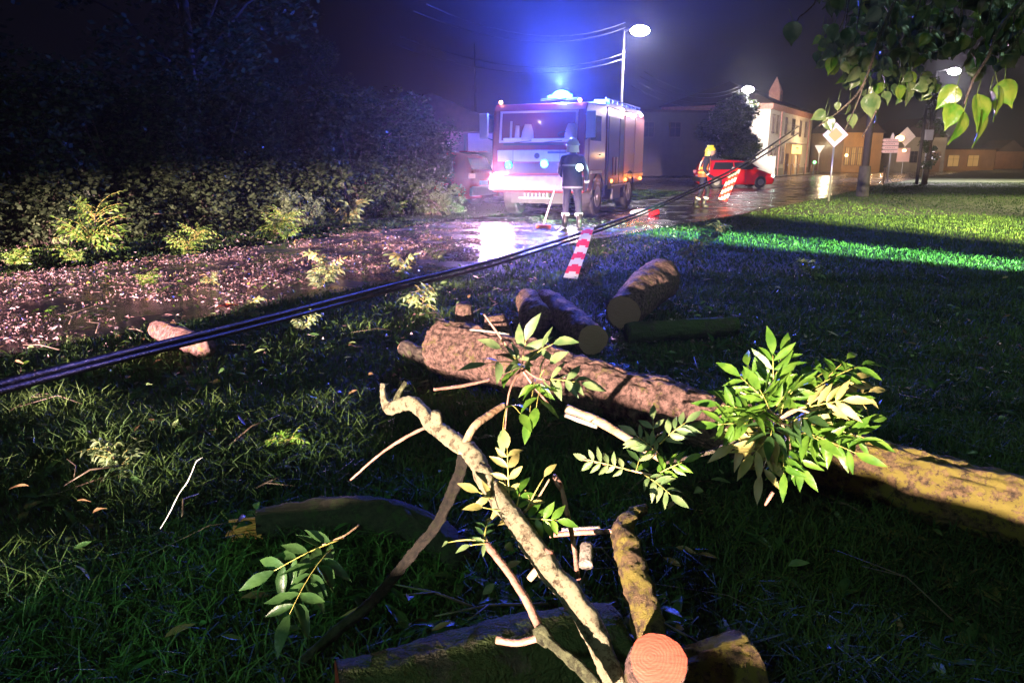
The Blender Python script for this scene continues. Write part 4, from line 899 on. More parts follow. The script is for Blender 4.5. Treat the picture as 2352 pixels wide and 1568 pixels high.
        for c, a, b__ in ((pe + V((0, 0, -.12)), .232, .182), (ch + V((0, 0, -.05)), .232, .175)):
            sb = MB(); sb.add([c + V((math.cos(2 * math.pi * j / n) * a, math.sin(2 * math.pi * j / n) * b__, dz)) for dz in (-.02, .02) for j in range(n)], [(j, (j + 1) % n, (j + 1) % n + n, j + n) for j in range(n)]); sb.build('reflective_stripe', mat('dull_reflective', (.3, .3, .34), .5), jo, True)
    bd.build('reflective_band', M['reflective'], o, True)
    if vest:
        vb = MB(); n = 24; ch, be, pe = V(J['chest']), V(J['belly']), V(J['pelvis']); prof = [(pe + V((0, 0, -.04)), .215, .16), (pe + V((0, 0, .06)), .205, .155), (be, .195, .15), (be.lerp(ch, .5), .20, .155), (ch, .215, .155), (ch + V((0, 0, .1)), .19, .13), (ch + V((0, 0, .16)), .11, .10)]
        vs_ = [c + V((math.cos(2 * math.pi * j / n) * a, math.sin(2 * math.pi * j / n) * b__, 0)) for c, a, b__ in prof for j in range(n)]
        vb.add(vs_, [(i * n + j, i * n + (j + 1) % n, (i + 1) * n + (j + 1) % n, (i + 1) * n + j) for i in range(len(prof) - 1) for j in range(n)]); vo = vb.build('safety_vest', M['hivis'], o, True)
        for c, a, b__ in ((pe + V((0, 0, .09)), .212, .162), (be + V((0, 0, .06)), .204, .16)):
            sb = MB(); vs_ = [c + V((math.cos(2 * math.pi * j / n) * a, math.sin(2 * math.pi * j / n) * b__, dz)) for dz in (-.025, .025) for j in range(n)]; sb.add(vs_, [(j, (j + 1) % n, (j + 1) % n + n, j + n) for j in range(n)]); sb.build('reflective_stripe', M['yellowf'], vo, True)
        for sx in (-1, 1):
            sb = MB(); sb.tube([be + V((sx * .1, .152, 0)), ch + V((sx * .1, .155, 0)), ch + V((sx * .09, .08, .13)), ch + V((sx * .09, -.1, .12)), be + V((sx * .1, -.145, 0))], .014, 6); sb.build('reflective_stripe', M['reflective'], vo, True)
    return o
RD = dict(pelvis=.155, belly=.15, chest=.175, neck=.065, chin=.07, head=.085, shl=.09, shr=.09, ell=.06, elr=.06, wrl=.042, wrr=.042, pal=.036, par=.036, hil=.11, hir=.11, knl=.078, knr=.078, anl=.055, anr=.055, tol=.04, tor=.04)
J1 = dict(pelvis=(0, 0, .98), belly=(0, 0, 1.14), chest=(0, -.02, 1.36), neck=(0, -.02, 1.54), chin=(0, -.03, 1.60), head=(0, -.04, 1.70), shl=(.2, -.01, 1.44), ell=(.27, -.05, 1.17), wrl=(.22, -.24, 1.06), pal=(.2, -.32, 1.06), shr=(-.2, -.01, 1.44), elr=(-.30, .02, 1.16), wrr=(-.31, -.06, .92), par=(-.31, -.08, .84),
          hil=(.1, 0, .93), knl=(.12, -.02, .5), anl=(.13, .03, .09), tol=(.14, -.14, .05), hir=(-.1, 0, .93), knr=(-.14, -.03, .5), anr=(-.17, .02, .09), tor=(-.19, -.15, .05))
p = ph(1312, 524, 0)
person('firefighter in dark uniform and pale helmet standing with his back turned before the fire engine', (p.x, p.y, 0), R(170), J1, RD, False, M['helmet_w'])
J2 = dict(pelvis=(0, .02, .97), belly=(0, 0, 1.13), chest=(0, -.05, 1.35), neck=(0, -.10, 1.52), chin=(0, -.13, 1.58), head=(0, -.16, 1.67), shl=(.2, -.05, 1.42), ell=(.24, .0, 1.15), wrl=(.22, -.16, .98), pal=(.21, -.23, .95), shr=(-.2, -.05, 1.42), elr=(-.24, .02, 1.15), wrr=(-.22, -.14, .97), par=(-.21, -.21, .94),
          hil=(.1, .02, .93), knl=(.11, -.16, .52), anl=(.1, -.05, .09), tol=(.1, -.2, .05), hir=(-.1, .02, .93), knr=(-.11, .06, .5), anr=(-.1, .22, .1), tor=(-.1, .08, .045))
p2 = ph(1612, 478, 0)
person('firefighter in yellow helmet and orange hi-vis vest walking right across the road', (p2.x, p2.y, 0), R(80), J2, RD, True, M['helmet_y'])
# torch and broom of the first firefighter
tp = pd(1331, 385, 15.2); b = MB().tube([V((0, .12, 0)), V((0, 0, 0))], [.025, .035], 12); o = b.build('torch', M['dmetal'], None, False, loc=tuple(tp)); tag(o, 'lit hand torch glaring greenish white at the firefighter\'s right side', 'torch')
MB().ball((0, -.02, 0), .07, 12, 8, 0, (1, .5, 1)).build('lens', M['e_torch'], o, True)
lamp('POINT', tuple(tp + V((.3, .3, 0))), 12, (.75, 1, .88), .05, name='torch_light')
o = thing('broom', 'broom with a pale handle and orange head held low by the standing firefighter', 'broom', tuple(ph(1245, 520, 0)))
h0, h1 = ph(1248, 518, .06), pY(1277, 425, 15.4); MB().tube([h0, h1], .018, 8).build('handle', M['tape_w'], o, False, True)
b = MB().box(h0 + V((0, 0, -.02)), (.34, .1, .09), bev=.02); b.build('broom_head', M['hivis'], o, False, True)
# hose coupling and rags on the road
o = thing('road_debris', 'pale sandbag with a dark red coupling on the road right of the truck wheel', 'sandbag', tuple(ph(1470, 486, 0)))
pp = ph(1475, 488, .08); MB().ball(pp, .22, 18, 10, 0, (1.5, .7, .45), .2, 6).build('bag', M['signwhite'], o, True, True); MB().tube([pp + V((.15, -.1, -.02)), pp + V((.42, -.1, .02))], [.1, .08], 12).build('coupling', M['tape_r'], o, True, True)

# ------------------------------------------------------------------ fallen cables
ca = [(-420, 990, 2.2), (0, 882, 2.95), (300, 806, 3.9), (600, 732, 5.2), (900, 655, 7.2), (1176, 585, 9.6), (1450, 495, 14.5), (1600, 431, 19), (1700, 380, 26), (1770, 335, 38), (1838, 288, 84)]
pts = [pd(a, b, d) for a, b, d in ca]
b = MB().tube(pts, [.019, .019, .019, .019, .020, .021, .024, .026, .03, .045, .07], 14, 0, .12, .04, 3, True)
tag(b.build('cable', M['cable'], None, True, True, loc=tuple(V((pts[0].x, pts[0].y, pts[0].z)))), 'upper of two thick black cables sagging across the whole view to the cream building', 'cable', 'fallen overhead cables')
pts2 = [pd(a, b + e, d * .995) for (a, b, d), e in zip(ca, (22, 16, 14, 14, 12, 11, 8, 6, 9, 12, 16))]
b = MB().tube(pts2, [.017, .017, .017, .017, .018, .019, .02, .022, .028, .04, .065], 14, 0, .12, .04, 3, True)
tag(b.build('cable', M['cable'], None, True, True, loc=tuple(V((pts2[0].x, pts2[0].y, pts2[0].z)))), 'lower of two thick black cables sagging across the whole view', 'cable', 'fallen overhead cables')
def tape(label, top, bot, w_, n, chev):
    A, B = V(top), V(bot); ax = B - A; L_ = ax.length; d = ax.normalized(); s = d.cross(V((0, 1, 0))).normalized(); s = V((1, 0, 0)) - d * d.x; s.normalize(); nn = d.cross(s)
    b = MB(); K = n * 8
    def P(u, t): return A + d * (L_ * t) + s * (w_ * u) + nn * (.012 * math.sin(t * 9 + u) )
    cols = [-.5, -.25, 0, .25, .5]
    for i in range(K):
        for j in range(4):
            t0_, t1_ = i / K, (i + 1) / K; u0, u1 = cols[j], cols[j + 1]; um = (u0 + u1) / 2; tm = (t0_ + t1_) / 2 * n
            ph_ = tm + (-.7 * abs(um) * chev if chev > 0 else um * .9); m_ = int(math.floor(ph_ * 2)) % 2
            vs = [P(u0, t0_), P(u1, t0_), P(u1, t1_), P(u0, t1_)]; vs = vs + [v + nn * .003 for v in vs]
            b.add(vs, [(0, 1, 2, 3), (7, 6, 5, 4)], m_)
    o = b.build('warning_tape', [M['tape_r'], M['tape_w']], None, False, True, loc=tuple(A)); tag(o, label, 'warning tape', 'warning tapes tied to the fallen cable')
tape('red and white chevron tape strip hanging from the cable nearer the camera', pd(1352, 524, 11.8), ph(1310, 640, .03), .17, 4, 1)
tape('red and white striped tape strip hanging from the cable before the red hatchback', pd(1692, 386, 25), pd(1659, 460, 24), .28, 4, -1)

# ------------------------------------------------------------------ street lamps
def street_lamp(label, px, py, Y, polepx, power, size=1.0, col=(1.0, .90, .97)):
    hp = pY(px, py, Y); pp = pY(polepx, py, Y); o = thing('street_lamp', label, 'street lamp', (pp.x, Y, 0), 0, 'street lamps along the road'); H = hp.z; dx = hp.x - pp.x
    MB().tube([V((0, 0, 0)), V((0, 0, 1)), V((0, 0, H + .05))], [.11, .09, .05], 12).build('pole', M['metal'], o, True)
    MB().tube([V((0, 0, H)), V((dx * .5, 0, H + .12)), V((dx, 0, H + .09))], [.035, .03, .03], 8).build('arm', M['metal'], o, True)
    hd_ = MB().box((dx, 0, H + .09), (.62 * size, .26, .1), bev=.03).build('head', M['dmetal'], o)
    MB().ball((dx, 0, H + .02), .34 * size, 16, 10, 0, (1.35, .8, .7)).build('bulb', M['e_street'], hd_, True)  # drawn oversized, the lamp's flare is put into its shape
    lamp('SPOT', (pp.x + dx, Y, H - .3), power, col, .12, (pp.x + dx, Y, 0), 135, .5, name='street_or_fill_light')
    lamp('POINT', (pp.x + dx, Y - .1, H - .4), 800, col, .1, name='street_or_fill_light')
    return o
street_lamp('tall street lamp glaring above the fire engine', 1470, 72, 37, 1433, 2600)
street_lamp('street lamp glaring beside the cream building roof', 1718, 207, 58, 1697, 4500)
street_lamp('street lamp glaring through the hanging leaves at right', 2192, 165, 55, 2152, 16000)
# bare pole on the left of the truck
p = pY(1090, 100, 45); o = thing('utility_pole', 'faint unlit pole rising behind the hedge left of the fire engine', 'pole', (p.x, 45, 0)); MB().tube([V((0, 0, 0)), V((0, 0, p.z))], [.09, .05], 10).build('pole', M['dmetal'], o, True)
# overhead wires
def wire(label, a, b):
    a, b = V(a), V(b); P = [a.lerp(b, t) - V((0, 0, 4 * .8 * t * (1 - t))) for t in [i / 12 for i in range(13)]]
    o = MB().tube(P, .018, 6).build('overhead_wire', M['dmetal'], None, True, True, loc=tuple(a)); tag(o, label, 'wire', 'overhead power lines')
for i, (py0, tx, ty) in enumerate(((52, 1180, 10), (64, 1150, 26), (122, 1120, 84), (134, 1100, 100))):
    wire('%s power line running left from the tallest street lamp' % ('topmost', 'second', 'third', 'lowest')[i], pY(1436, py0, 37), pY(tx - 200, ty, 27))
for i, (py0, tx, ty) in enumerate(((200, 1540, 165), (208, 1530, 176), (222, 1520, 186), (234, 1510, 198))):
    wire('%s power line running left from the lamp by the cream building' % ('topmost', 'second', 'third', 'lowest')[i], pY(1696, py0, 58), pY(tx - 60, ty, 44))
# ------------------------------------------------------------------ poles and signs at right
p = ph(1980, 450, 0); o = thing('utility_pole', 'dark wooden utility pole on a thicker concrete foot on the lawn', 'pole', (p.x, p.y, 0)); MB().tube([V((0, 0, .8)), V((0, 0, 7.5))], [.15, .12], 16).build('pole', M['polewood'], o, True)
MB().tube([V((0, 0, -.05)), V((0, 0, 1.18)), V((0, 0, 1.2))], [.25, .22, .18], 14).build('foot', M['concrete'], o, False)
p = ph(2093, 408, 0); o = thing('utility_pole', 'thin second utility pole in front of the warm lit house', 'pole', (24.6, 46, 0)); MB().tube([V((0, 0, 0)), V((0, 0, 4.6))], [.1, .08], 10).build('pole', M['polewood'], o, True); MB().box((.32, 0, 2.9), (.5, .3, .6), bev=.03).build('junction_box', M['signback'], o)
p = ph(1903, 462, 0); o = thing('priority_road_sign', 'diamond priority road sign with orange centre on a thin pole at the lawn edge', 'road sign', (p.x, p.y, 0), R(-14))
H = pY(1920, 310, p.y).z; MB().tube([V((0, 0, 0)), V((0, 0, H))], .035, 10).build('post', M['metal'], o, True)
def diamond(mb, c, r, th, y): 
    x, z = c; mb.prism([(x - r, z), (x, z - r), (x + r, z), (x, z + r)], y, y + th, 'y')
b = MB(); diamond(b, (0, H), .42, .02, -.06); pl = b.build('plate', M['signwhite'], o)
b = MB(); diamond(b, (0, H), .24, .006, -.067); b.build('centre', M['signyel'], pl)
b = MB(); diamond(b, (0, H), .37, .003, -.0635); b.build('border', M['signpink'], pl)
p = pY(2040, 400, 52); o = thing('direction_sign', 'stack of four pinkish direction boards on one post at the road side', 'road sign', (p.x, 52, 0), R(-20)); zt = pY(2040, 318, 52).z; z0 = pY(2040, 352, 52).z
MB().tube([V((0, 0, 0)), V((0, 0, zt))], .05, 8).build('post', M['metal'], o, True)
dz = (zt - z0) / 4
for i in range(4):
    zc = z0 + dz * (i + .5); b = MB(); b.prism([(-.62, zc), (-.5, zc - dz * .42), (.42, zc - dz * .42), (.42, zc + dz * .42), (-.5, zc + dz * .42)], -.08, -.06, 'y'); bo = b.build('board', M['signpink'], o)
    b = MB(); 
    for k_ in range(6): b.box((-.34 + k_ * .1, -.083, zc), (.05, .004, dz * .22))
    b.build('lettering', M['cornice'], bo)
b = MB().prism([(-.12, zt - .02), (.1, zt - .02), (.1, zt + .2), (0, zt + .38), (-.12, zt + .1)], -.08, -.06, 'y'); b.build('top_board', M['signwhite'], o)
p = ph(2028, 424, 0); o = thing('marker_post', 'short dark post on the lawn in front of the direction boards', 'post', (p.x, p.y, 0)); MB().tube([V((0, 0, 0)), V((0, 0, 1.0))], .05, 8).build('post', M['winframe'], o)
MB().box((0, 0, 1.05), (.16, .12, .1), bev=.02).build('cap', M['black'], o)

# ------------------------------------------------------------------ cream corner building
cb = thing('corner_building', 'cream two storey corner building with narrow dark windows and a little turret', 'building', (23.4, 70, 0), math.atan2(.86, .52)); LB_, DB, HB = 21, 10, 6.3
MB().box((LB_ / 2, DB / 2, HB / 2), (LB_, DB, HB)).build('wall', M['stucco'], cb)
MB().box((LB_ / 2, DB / 2, HB - .1), (LB_ + .5, DB + .5, .5)).build('cornice', M['cornice'], cb)
MB().box((LB_ / 2, -.03, .35), (LB_ + .02, .08, .7)).build('plinth', M['stucco_g'], cb)
MB().add([(-.5, -.5, HB + .16), (LB_ + .5, -.5, HB + .16), (LB_ + .5, DB + .5, HB + .16), (-.5, DB + .5, HB + .16), (4, DB / 2, HB + 2.6), (LB_ - 4, DB / 2, HB + 2.6)], [(0, 1, 5, 4), (1, 2, 5), (2, 3, 4, 5), (3, 0, 4), (0, 3, 2, 1)]).build('roof', M['roof'], cb)
def win(par, u, z0_, z1_, wd, glass=None, side=0):
    zc = (z0_ + z1_) / 2; h_ = z1_ - z0_
    b = MB(); 
    for sx in (-1, 1): b.box((u + sx * (wd / 2 + .03), -.03, zc), (.06, .08, h_ + .12))
    for z in (z0_ - .03, z1_ + .03): b.box((u, -.035, z), (wd, .09, .06))
    b.box((u, -.02, zc), (.04, .05, h_)); b.box((u, -.022, z0_ + h_ * .65), (wd, .05, .04))
    w__ = b.build('window', M['winframe'], par); MB().box((u, -.008, zc), (wd, .03, h_)).build('pane', glass or M['glass'], w__); return w__
for u in (1.4, 3.1, 6.9, 10.5, 14.3, 17.3): win(cb, u, 3.95, 5.5, .85 if u != 10.5 else 1.3)
for u in (1.4, 3.1, 6.3): win(cb, u, 1.15, 2.75, .8)
MB().tube([V((4.4, -.1, 0)), V((4.4, -.1, HB - .3))], .07, 8).build('drainpipe', M['cornice'], cb)
MB().tube([V((18.9, -.1, 0)), V((18.9, -.1, HB - .3))], .07, 8).build('drainpipe', M['cornice'], cb)
MB().box((9.9, -.06, 1.55), (5.2, .1, 3.1)).build('shop_front', M['stucco_o'], cb)
for u, mm in ((8.2, M['glass']), (11.2, M['door']), (14.4, M['door'])): 
    d_ = MB().box((u, -.13, 1.05), (1.2, .06, 2.1)).build('door', mm, cb); MB().box((u + .4, -.18, 1.0), (.05, .05, .16)).build('handle', M['metal'], d_)
ss = MB().box((12.2, -.22, 2.55), (4.6, .12, .9), bev=.03).build('shop_sign', M['shopsign'], cb); b = MB()
for i, w_ in enumerate((.22, .18, .22, .2, .16)): b.box((11.6 + i * .3, -.285, 2.7), (w_, .008, .16))
b.build('lettering', M['ink'], ss)
MB().box((12.2, -.35, 3.12), (5.4, .7, .08)).build('canopy', M['winframe'], cb)
tu = MB().box((11.5, 2.2, HB + 1.1), (1.3, 1.1, 1.9)); tu.add([(10.8, 1.6, HB + 2.05), (12.2, 1.6, HB + 2.05), (12.2, 2.8, HB + 2.05), (10.8, 2.8, HB + 2.05), (11.5, 2.2, HB + 3.6)], [(0, 1, 4), (1, 2, 4), (2, 3, 4), (3, 0, 4)]); to = tu.build('turret', M['cornice'], cb)
MB().box((11.5, 1.64, HB + 1.3), (.5, .04, .9)).build('opening', M['black'], to)
lamp('POINT', tuple(V((23.4, 70, 2.9)) + V((.52, .86, 0)) * 13 + V((.86, -.52, 0)) * 3.2), 1500, (1.0, .72, .38), .1, name='shop_fill')  # warm fill added before the shop front, no fitting there
lamp('SPOT', (19.3, 58, 6.2), 26000, (1.0, .9, .85), .12, (28, 76, 2.5), 50, .5, name='street_or_fill_light')  # extra spot added near the lamp head to brighten the facade
# left wing
wg = thing('low_building', 'dark low building left of the round tree', 'building', (12.2, 72, 0), R(8)); MB().box((3.5, 3, 2.9), (9.0, 6, 5.8)).build('wall', mat('dark_render', (.07, .065, .06), .9, col2=(.05, .05, .05), nscale=2), wg); MB().box((3.5, 3, 5.9), (9.6, 6.6, .2)).build('roof', M['roof'], wg)
for u in (0.6, 3.2): win(wg, u, 3.6, 4.9, 1.0)
tag(MB().box((0, 0, .9), (5.0, .3, 1.8), bev=.05).build('garden_wall', M['stucco'], None, loc=(21.0, 66.4, 0), rot=(0, 0, R(25))), 'pale rounded garden wall between the hatchback and the cream building', 'wall')
for i, u in enumerate((3.0, 6.0, 9.6, 13.4, 17.6)):
    c = V((23.4, 70, 0)) + V((.52, .86, 0)) * u + V((.86, -.52, 0)) * 1.6; b = MB().tube([V((0, 0, .06)), V((0, 0, 1.0))], [.05, .045], 8); b.ball((0, 0, 1.02), .07, 8, 6); tag(b.build('bollard', M['winframe'], None, True, loc=tuple(c)), '%s brown bollard from the left on the pavement before the cream building' % ('first', 'second', 'third', 'fourth', 'fifth')[i], 'bollard', 'bollards before the cream building')
c = V((23.4, 70, 0)) + V((.52, .86, 0)) * 20 + V((.86, -.52, 0)) * 1.2; o = thing('yield_sign', 'grey back of a triangular sign at the right corner of the cream building', 'road sign', tuple(c), R(-20)); MB().tube([V((0, 0, .06)), V((0, 0, 2.6))], .04, 8).build('post', M['metal'], o); MB().prism([(-.55, 3.1), (.55, 3.1), (0, 2.15)], -.06, -.04, 'y').build('plate', M['signback'], o)

# ------------------------------------------------------------------ far right buildings
o = thing('ochre_house', 'ochre house with warm lit windows behind the dark wooden pole', 'building', (42.0, 95, 0), R(20)); MB().box((2.0, 3, 2.4), (6.2, 6, 4.8)).build('wall', M['stucco_o'], o); MB().prism([(-1.4, 4.8), (5.4, 4.8), (2, 7.2)], -.2, 6.2, 'y').build('roof', M['roof'], o)
for u in (-.4, .6, 1.6): win(o, u, .9, 3.0, .6, M['e_window'])
p = pY(1995, 357, 92); lamp('POINT', (43.6, 92.5, 3.6), 260, (1.0, .6, .25), .08, name='house_light'); lamp('POINT', (45.2, 92.8, 2.2), 200, (1.0, .55, .25), .08, name='house_light')
o = thing('wall_lamp', 'small white wall lamp on the ochre house', 'lamp', (41.2, 94.0, 0)); MB().ball((0, 0, pY(1913, 357, 94).z), .18, 10, 6).build('bulb', M['e_warm'], o, True)
o = thing('gabled_house', 'grey beige gabled house behind the direction boards', 'building', (51, 100, 0), R(15)); MB().box((3, 3, 2.2), (8, 6, 4.4)).build('wall', M['stucco_g'], o); MB().prism([(-1.2, 4.4), (7.2, 4.4), (3, 6.8)], -.2, 6.2, 'y').build('roof', M['roof'], o)
MB().box((5.5, -.05, 1.3), (1.5, .1, 2.6)).build('door', M['door'], o); win(o, 2, 1.2, 2.6, 1.1)
lamp('POINT', (56.3, 97.5, 4.6), 420, (1.0, .72, .4), .1, name='house_light')
def bulb(label, px, py, Y, r, m, name='wall_lamp'):
    p = pY(px, py, Y); b = MB().ball((0, 0, 0), r, 14, 8, 0, (1.2, .8, .8)); o = thing(name, label, 'lamp', (p.x, p.y, p.z)); b.build('bulb', m, o, True); MB().box((0, .3, .05), (.08, .5, .06)).build('bracket', M['dmetal'], o); return p
bulb('warm orange lamp glaring on the gabled house', 2067, 318, 90, .42, M['e_warm']); bulb('small white lamp above the brown door', 2077, 346, 90, .2, M['e_warm'])
p = pY(2082, 314, 91); o = thing('hanging_sign', 'pale diamond sign beside the warm orange lamp', 'sign', (p.x, 91, 0)); b = MB(); diamond(b, (0, p.z), 1.1, .05, 0); b.build('plate', M['signwhite'], o); MB().tube([V((0, .1, 0)), V((0, .1, p.z))], .05, 8).build('post', M['metal'], o); MB().box((-.1, 0, p.z - 2.1), (1.5, .05, 1.6), bev=.01).build('lower_plate', M['signpink'], o)
o = thing('low_shed', 'long low shed with warm glowing walls far along the road', 'building', (63, 112, 0), R(20)); MB().box((5, 2, 1.5), (12, 4, 3.0)).build('wall', M['stucco_o'], o); MB().box((5, 2, 3.08), (12.6, 4.6, .16)).build('roof', M['roof'], o)
for u in (2.5, 6.5): win(o, u, .6, 2.2, 2.2, M['e_window'])
lamp('POINT', (70, 109, 2.4), 420, (1.0, .62, .28), .08, name='shed_light')
o = thing('far_house', 'small orange lit house at the far end of the road', 'building', (86, 135, 0), R(20)); MB().box((3, 2, 1.5), (7, 4, 3.0)).build('wall', M['stucco_o'], o); MB().prism([(-.8, 3), (6.8, 3), (3, 5)], -.2, 4.2, 'y').build('roof', M['roof'], o); lamp('POINT', (88, 131, 2.2), 160, (1.0, .4, .15), .08, name='house_light')
b = MB().ball((0, 0, 0), .16, 10, 6); p = pY(1870, 373, 75); o = thing('signal_light', 'small green signal light in the dark beside the cream building', 'signal', (p.x, p.y, 0)); MB().tube([V((0, 0, 0)), V((0, 0, p.z))], .05, 6).build('post', M['dmetal'], o); MB().ball((0, -.1, p.z), .16, 10, 6).build('lens', M['e_green'], o, True)
# house behind the SUV
o = thing('pink_house', 'reddish house with a pale window and low roof behind the parked SUV', 'building', (-4.6, 29.2, 0), R(20)); MB().box((1.5, 2.5, 1.25), (6.6, 5, 2.5)).build('wall', M['stucco_p'], o)
MB().prism([(-1.0, 2.35), (-1.0, 2.5), (2.0, 4.2), (5.2, 2.5), (5.2, 2.35), (2.1, 4.0)][:0] or [(-2.2, 2.5), (5.2, 2.5), (1.5, 3.9)], -.3, 5.3, 'y').build('roof', M['roof'], o)
MB().box((3.55, -.02, 1.5), (1.0, .04, 1.9)).build('gate_panel', M['signpink'], o) ; win(o, 1.9, 1.35, 2.1, .8, M['signpink'])
for u in (2.9, 4.3): MB().tube([V((u, -.08, 0)), V((u, -.08, 2.4))], .05, 8).build('drainpipe', M['stucco_g'], o)

# ------------------------------------------------------------------ hanging lime branch at top right
lb = thing('lime_branch', 'drooping leafy lime branches hanging into the top right corner', 'tree branch', (3.2, 3.2, 0))
rs = random.Random(77); tw_ = MB(); fo = MB()
def limeleaf(px, py, d, L_, dr=None, m=0):
    p = pd(px, py, d); a = dr if dr is not None else rs.uniform(-.9, .9); dv = V((math.sin(a), rs.uniform(-.3, .3), -math.cos(a))); nr = V((rs.uniform(-1.6, 1.6), -1, rs.uniform(-.8, .9)))
    W_ = L_ * .85; dv.normalize(); nr = (nr - dv * nr.dot(dv)).normalized(); s = dv.cross(nr); vs = []
    for t, wd in ((-.03, .03), (.03, .5), (.15, .85), (.32, 1.0), (.52, .9), (.72, .6), (.88, .22), (1.06, .01)):
        c = p + dv * L_ * t - nr * .18 * L_ * t * t; vs += [c - s * W_ * wd * .5 + nr * .15 * W_ * wd, c - s * W_ * wd * .25 + nr * (.09 * W_ * wd + .004), c, c + s * W_ * wd * .25 + nr * (.09 * W_ * wd + .004), c + s * W_ * wd * .5 + nr * .15 * W_ * wd]
    fo.add(vs, [(i * 5 + j, i * 5 + j + 1, (i + 1) * 5 + j + 1, (i + 1) * 5 + j) for i in range(7) for j in range(4)], m)
    fo.tube([p + V((rs.uniform(-.02, .02), .01, .05)), p], .0012, 4, m)
def lt(pts, r0, r1): 
    P = [pd(a, b, d) for a, b, d in pts]; n = len(P); tw_.tube(P, [r0 + (r1 - r0) * i / (n - 1) for i in range(n)], 7, 0, .03, .1, 20)
lt([(2420, -80, 2.7), (2300, 60, 2.6), (2270, 130, 2.55), (2235, 185, 2.5), (2215, 240, 2.5)], .008, .003)
lt([(2100, -90, 3.0), (2030, 60, 3.0), (1985, 190, 3.0), (1940, 245, 3.0), (1880, 290, 3.0)], .007, .003)
lt([(1985, 190, 3.0), (1970, 235, 3.0), (1940, 300, 3.0)], .004, .002); lt([(2020, 240, 3.0), (1995, 290, 3.0), (1980, 315, 3.0)], .004, .002)
lt([(1900, -80, 3.2), (1870, 10, 3.2), (1835, 40, 3.2), (1822, 80, 3.2)], .004, .002); lt([(1950, -80, 3.2), (1940, 40, 3.2), (1917, 80, 3.2)], .003, .001)
for x, y, L_, a in ((2190, 205, .075, -.6), (2185, 245, .075, -.3), (2235, 225, .10, .2), (2265, 215, .085, .3), (2245, 260, .10, .1), (2285, 205, .075, .1), (2300, 190, .08, .2), (2205, 265, .09, -.2)): limeleaf(x + 8, y - 6, 2.5, L_ * 1.15, a, 1)
for x, y, L_, a in ((1895, 255, .06, -.9), (1900, 270, .06, .3), (1960, 262, .055, 0), (2005, 215, .10, 0), (2012, 250, .07, .2), (1925, 235, .035, 0), (1822, 50, .09, .05), (1917, 55, .07, -.1), (1950, 240, .04, -.2)): limeleaf(x, y, 3.0, L_, a, 0)
for i in range(1150):
    x = rs.uniform(1880, 2400); y = rs.uniform(-160, 215 - max(0, (2000 - x)) * .55 - max(0, (x - 2200)) * .75)
    if y < -120 or (x < 1960 and y < 60): continue
    if (x - 2192) ** 2 + (y - 165) ** 2 < 55 ** 2: continue
    limeleaf(x, y, rs.uniform(3.2, 5.2), rs.uniform(.05, .085), rs.uniform(-2.2, 2.2) if rs.random() < .4 else None, 0 if rs.random() < .85 else 1)
for i in range(18): limeleaf(rs.uniform(1860, 1930), rs.uniform(-60, 0), 3.3, .08)
for i in range(9):
    x = 1930 + i * 55 + rs.uniform(-20, 20); lt([(x + 60, -200, 3.6), (x + 20, -40, 3.4), (x, rs.uniform(20, 120), 3.3)], .008, .002)
tw_.build('twig', M['dark_bark'], lb, True, True); fo.build('foliage', [M['treeleaf'] if False else leafmat('lime_leaf_dim', (.035, .07, .022), (.10, .13, .05), .3, .3, 20), M['leaf_lime']], lb, True, True)

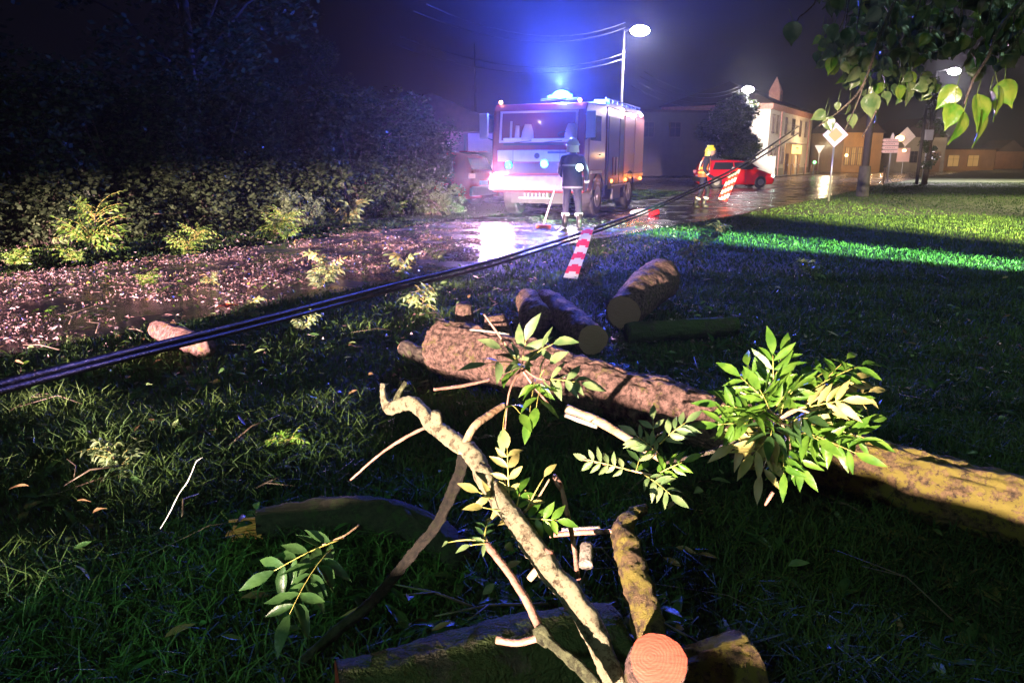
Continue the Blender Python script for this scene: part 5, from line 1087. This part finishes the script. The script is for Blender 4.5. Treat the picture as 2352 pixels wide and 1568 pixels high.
# fallen leaflets and small twigs among the near grass
def scatter():
    rs = random.Random(15); b = MB()
    for i in range(900):
        y = rs.uniform(1.5, 9) ; x = rs.uniform(-.72, .72) * y
        if inroad(x, y) or noise.noise(V((x * 1.1, y * 1.1, 20))) < rs.uniform(-.5, .35): continue
        a = rs.uniform(0, 6.28); leaflet(b, V((x, y, rs.uniform(.01, .09))), V((math.cos(a), math.sin(a), rs.uniform(-.4, .6))), V((rs.uniform(-.9, .9), rs.uniform(-.9, .9), 1)), rs.uniform(.04, .09), rs.uniform(.018, .034), rs.uniform(-.2, .7), .4, rs.choice((0, 0, 1, 2)))
    tag(b.build('fallen_leaves', [M['leaf_dark'], M['leaf_pale'], mat('dead_leaf', (.16, .10, .05), .5)], None, True), 'torn leaflets fallen among the grass', kind='stuff')
    b = MB()
    for i in range(170):
        y = rs.uniform(1.6, 8.5); x = rs.uniform(-.7, .7) * y
        if noise.noise(V((x * .8, y * .8, 31))) < rs.uniform(-.4, .4): continue
        a = rs.uniform(0, 6.28); L_ = rs.uniform(.08, .45); d = V((math.cos(a), math.sin(a), rs.uniform(-.1, .25))); p = V((x, y, rs.uniform(.02, .07))); k_ = V((rs.uniform(-.2, .2), rs.uniform(-.2, .2), rs.uniform(0, .15)))
        r = rs.uniform(.0015, .006); b.tube([p, p + d * L_ * .4 + k_ * L_, p + d * L_], [r, r * .85, r * .4], 6)
        if rs.random() < .5: q = p + d * L_ * .4 + k_ * L_; e = V((math.cos(a + .8), math.sin(a + .8), .2)) * L_ * .35; b.tube([q, q + e], [r * .7, r * .3], 5)
    tag(b.build('twig_litter', mat('dark_twig', (.05, .035, .025), .6, col2=(.12, .09, .06), nscale=20), None, True), 'broken twigs strewn in the grass around the logs', kind='stuff')
scatter()
# broad weeds in near grass
def weeds():
    rs = random.Random(5); b = MB()
    for i in range(420):
        y = rs.uniform(1.6, 7); x = rs.uniform(-.72, .72) * y
        if inroad(x, y): continue
        for k_ in range(rs.randint(2, 6)):
            a = rs.uniform(0, 6.28); leaflet(b, V((x, y, 0)), V((math.cos(a), math.sin(a), rs.uniform(.3, 1.2))), V((0, 0, 1)), rs.uniform(.06, .14), rs.uniform(.02, .04), .5, .3)
    tag(b.build('weeds', M['leaf_dark'], None, True), 'broad leaved weeds growing among the grass', kind='stuff')
weeds()

# ------------------------------------------------------------------ haze volume, added for the glow round the lamps
hz = MB().box((40, 85, 8.0), (330, 260, 18.0)).build('haze', None)
hz.data.materials.clear(); hm = bpy.data.materials.new('haze'); hm.use_nodes = True; N = hm.node_tree.nodes; N.remove(N['Principled BSDF'])
pv = N.new('ShaderNodeVolumePrincipled'); pv.inputs['Color'].default_value = (.9, .92, 1, 1); pv.inputs['Density'].default_value = .0012; pv.inputs['Anisotropy'].default_value = .86
hm.node_tree.links.new(pv.outputs[0], N['Material Output'].inputs['Volume']); hz.data.materials.append(hm); tag(hz, 'thin haze added for the glow around the lamps', kind='stuff')
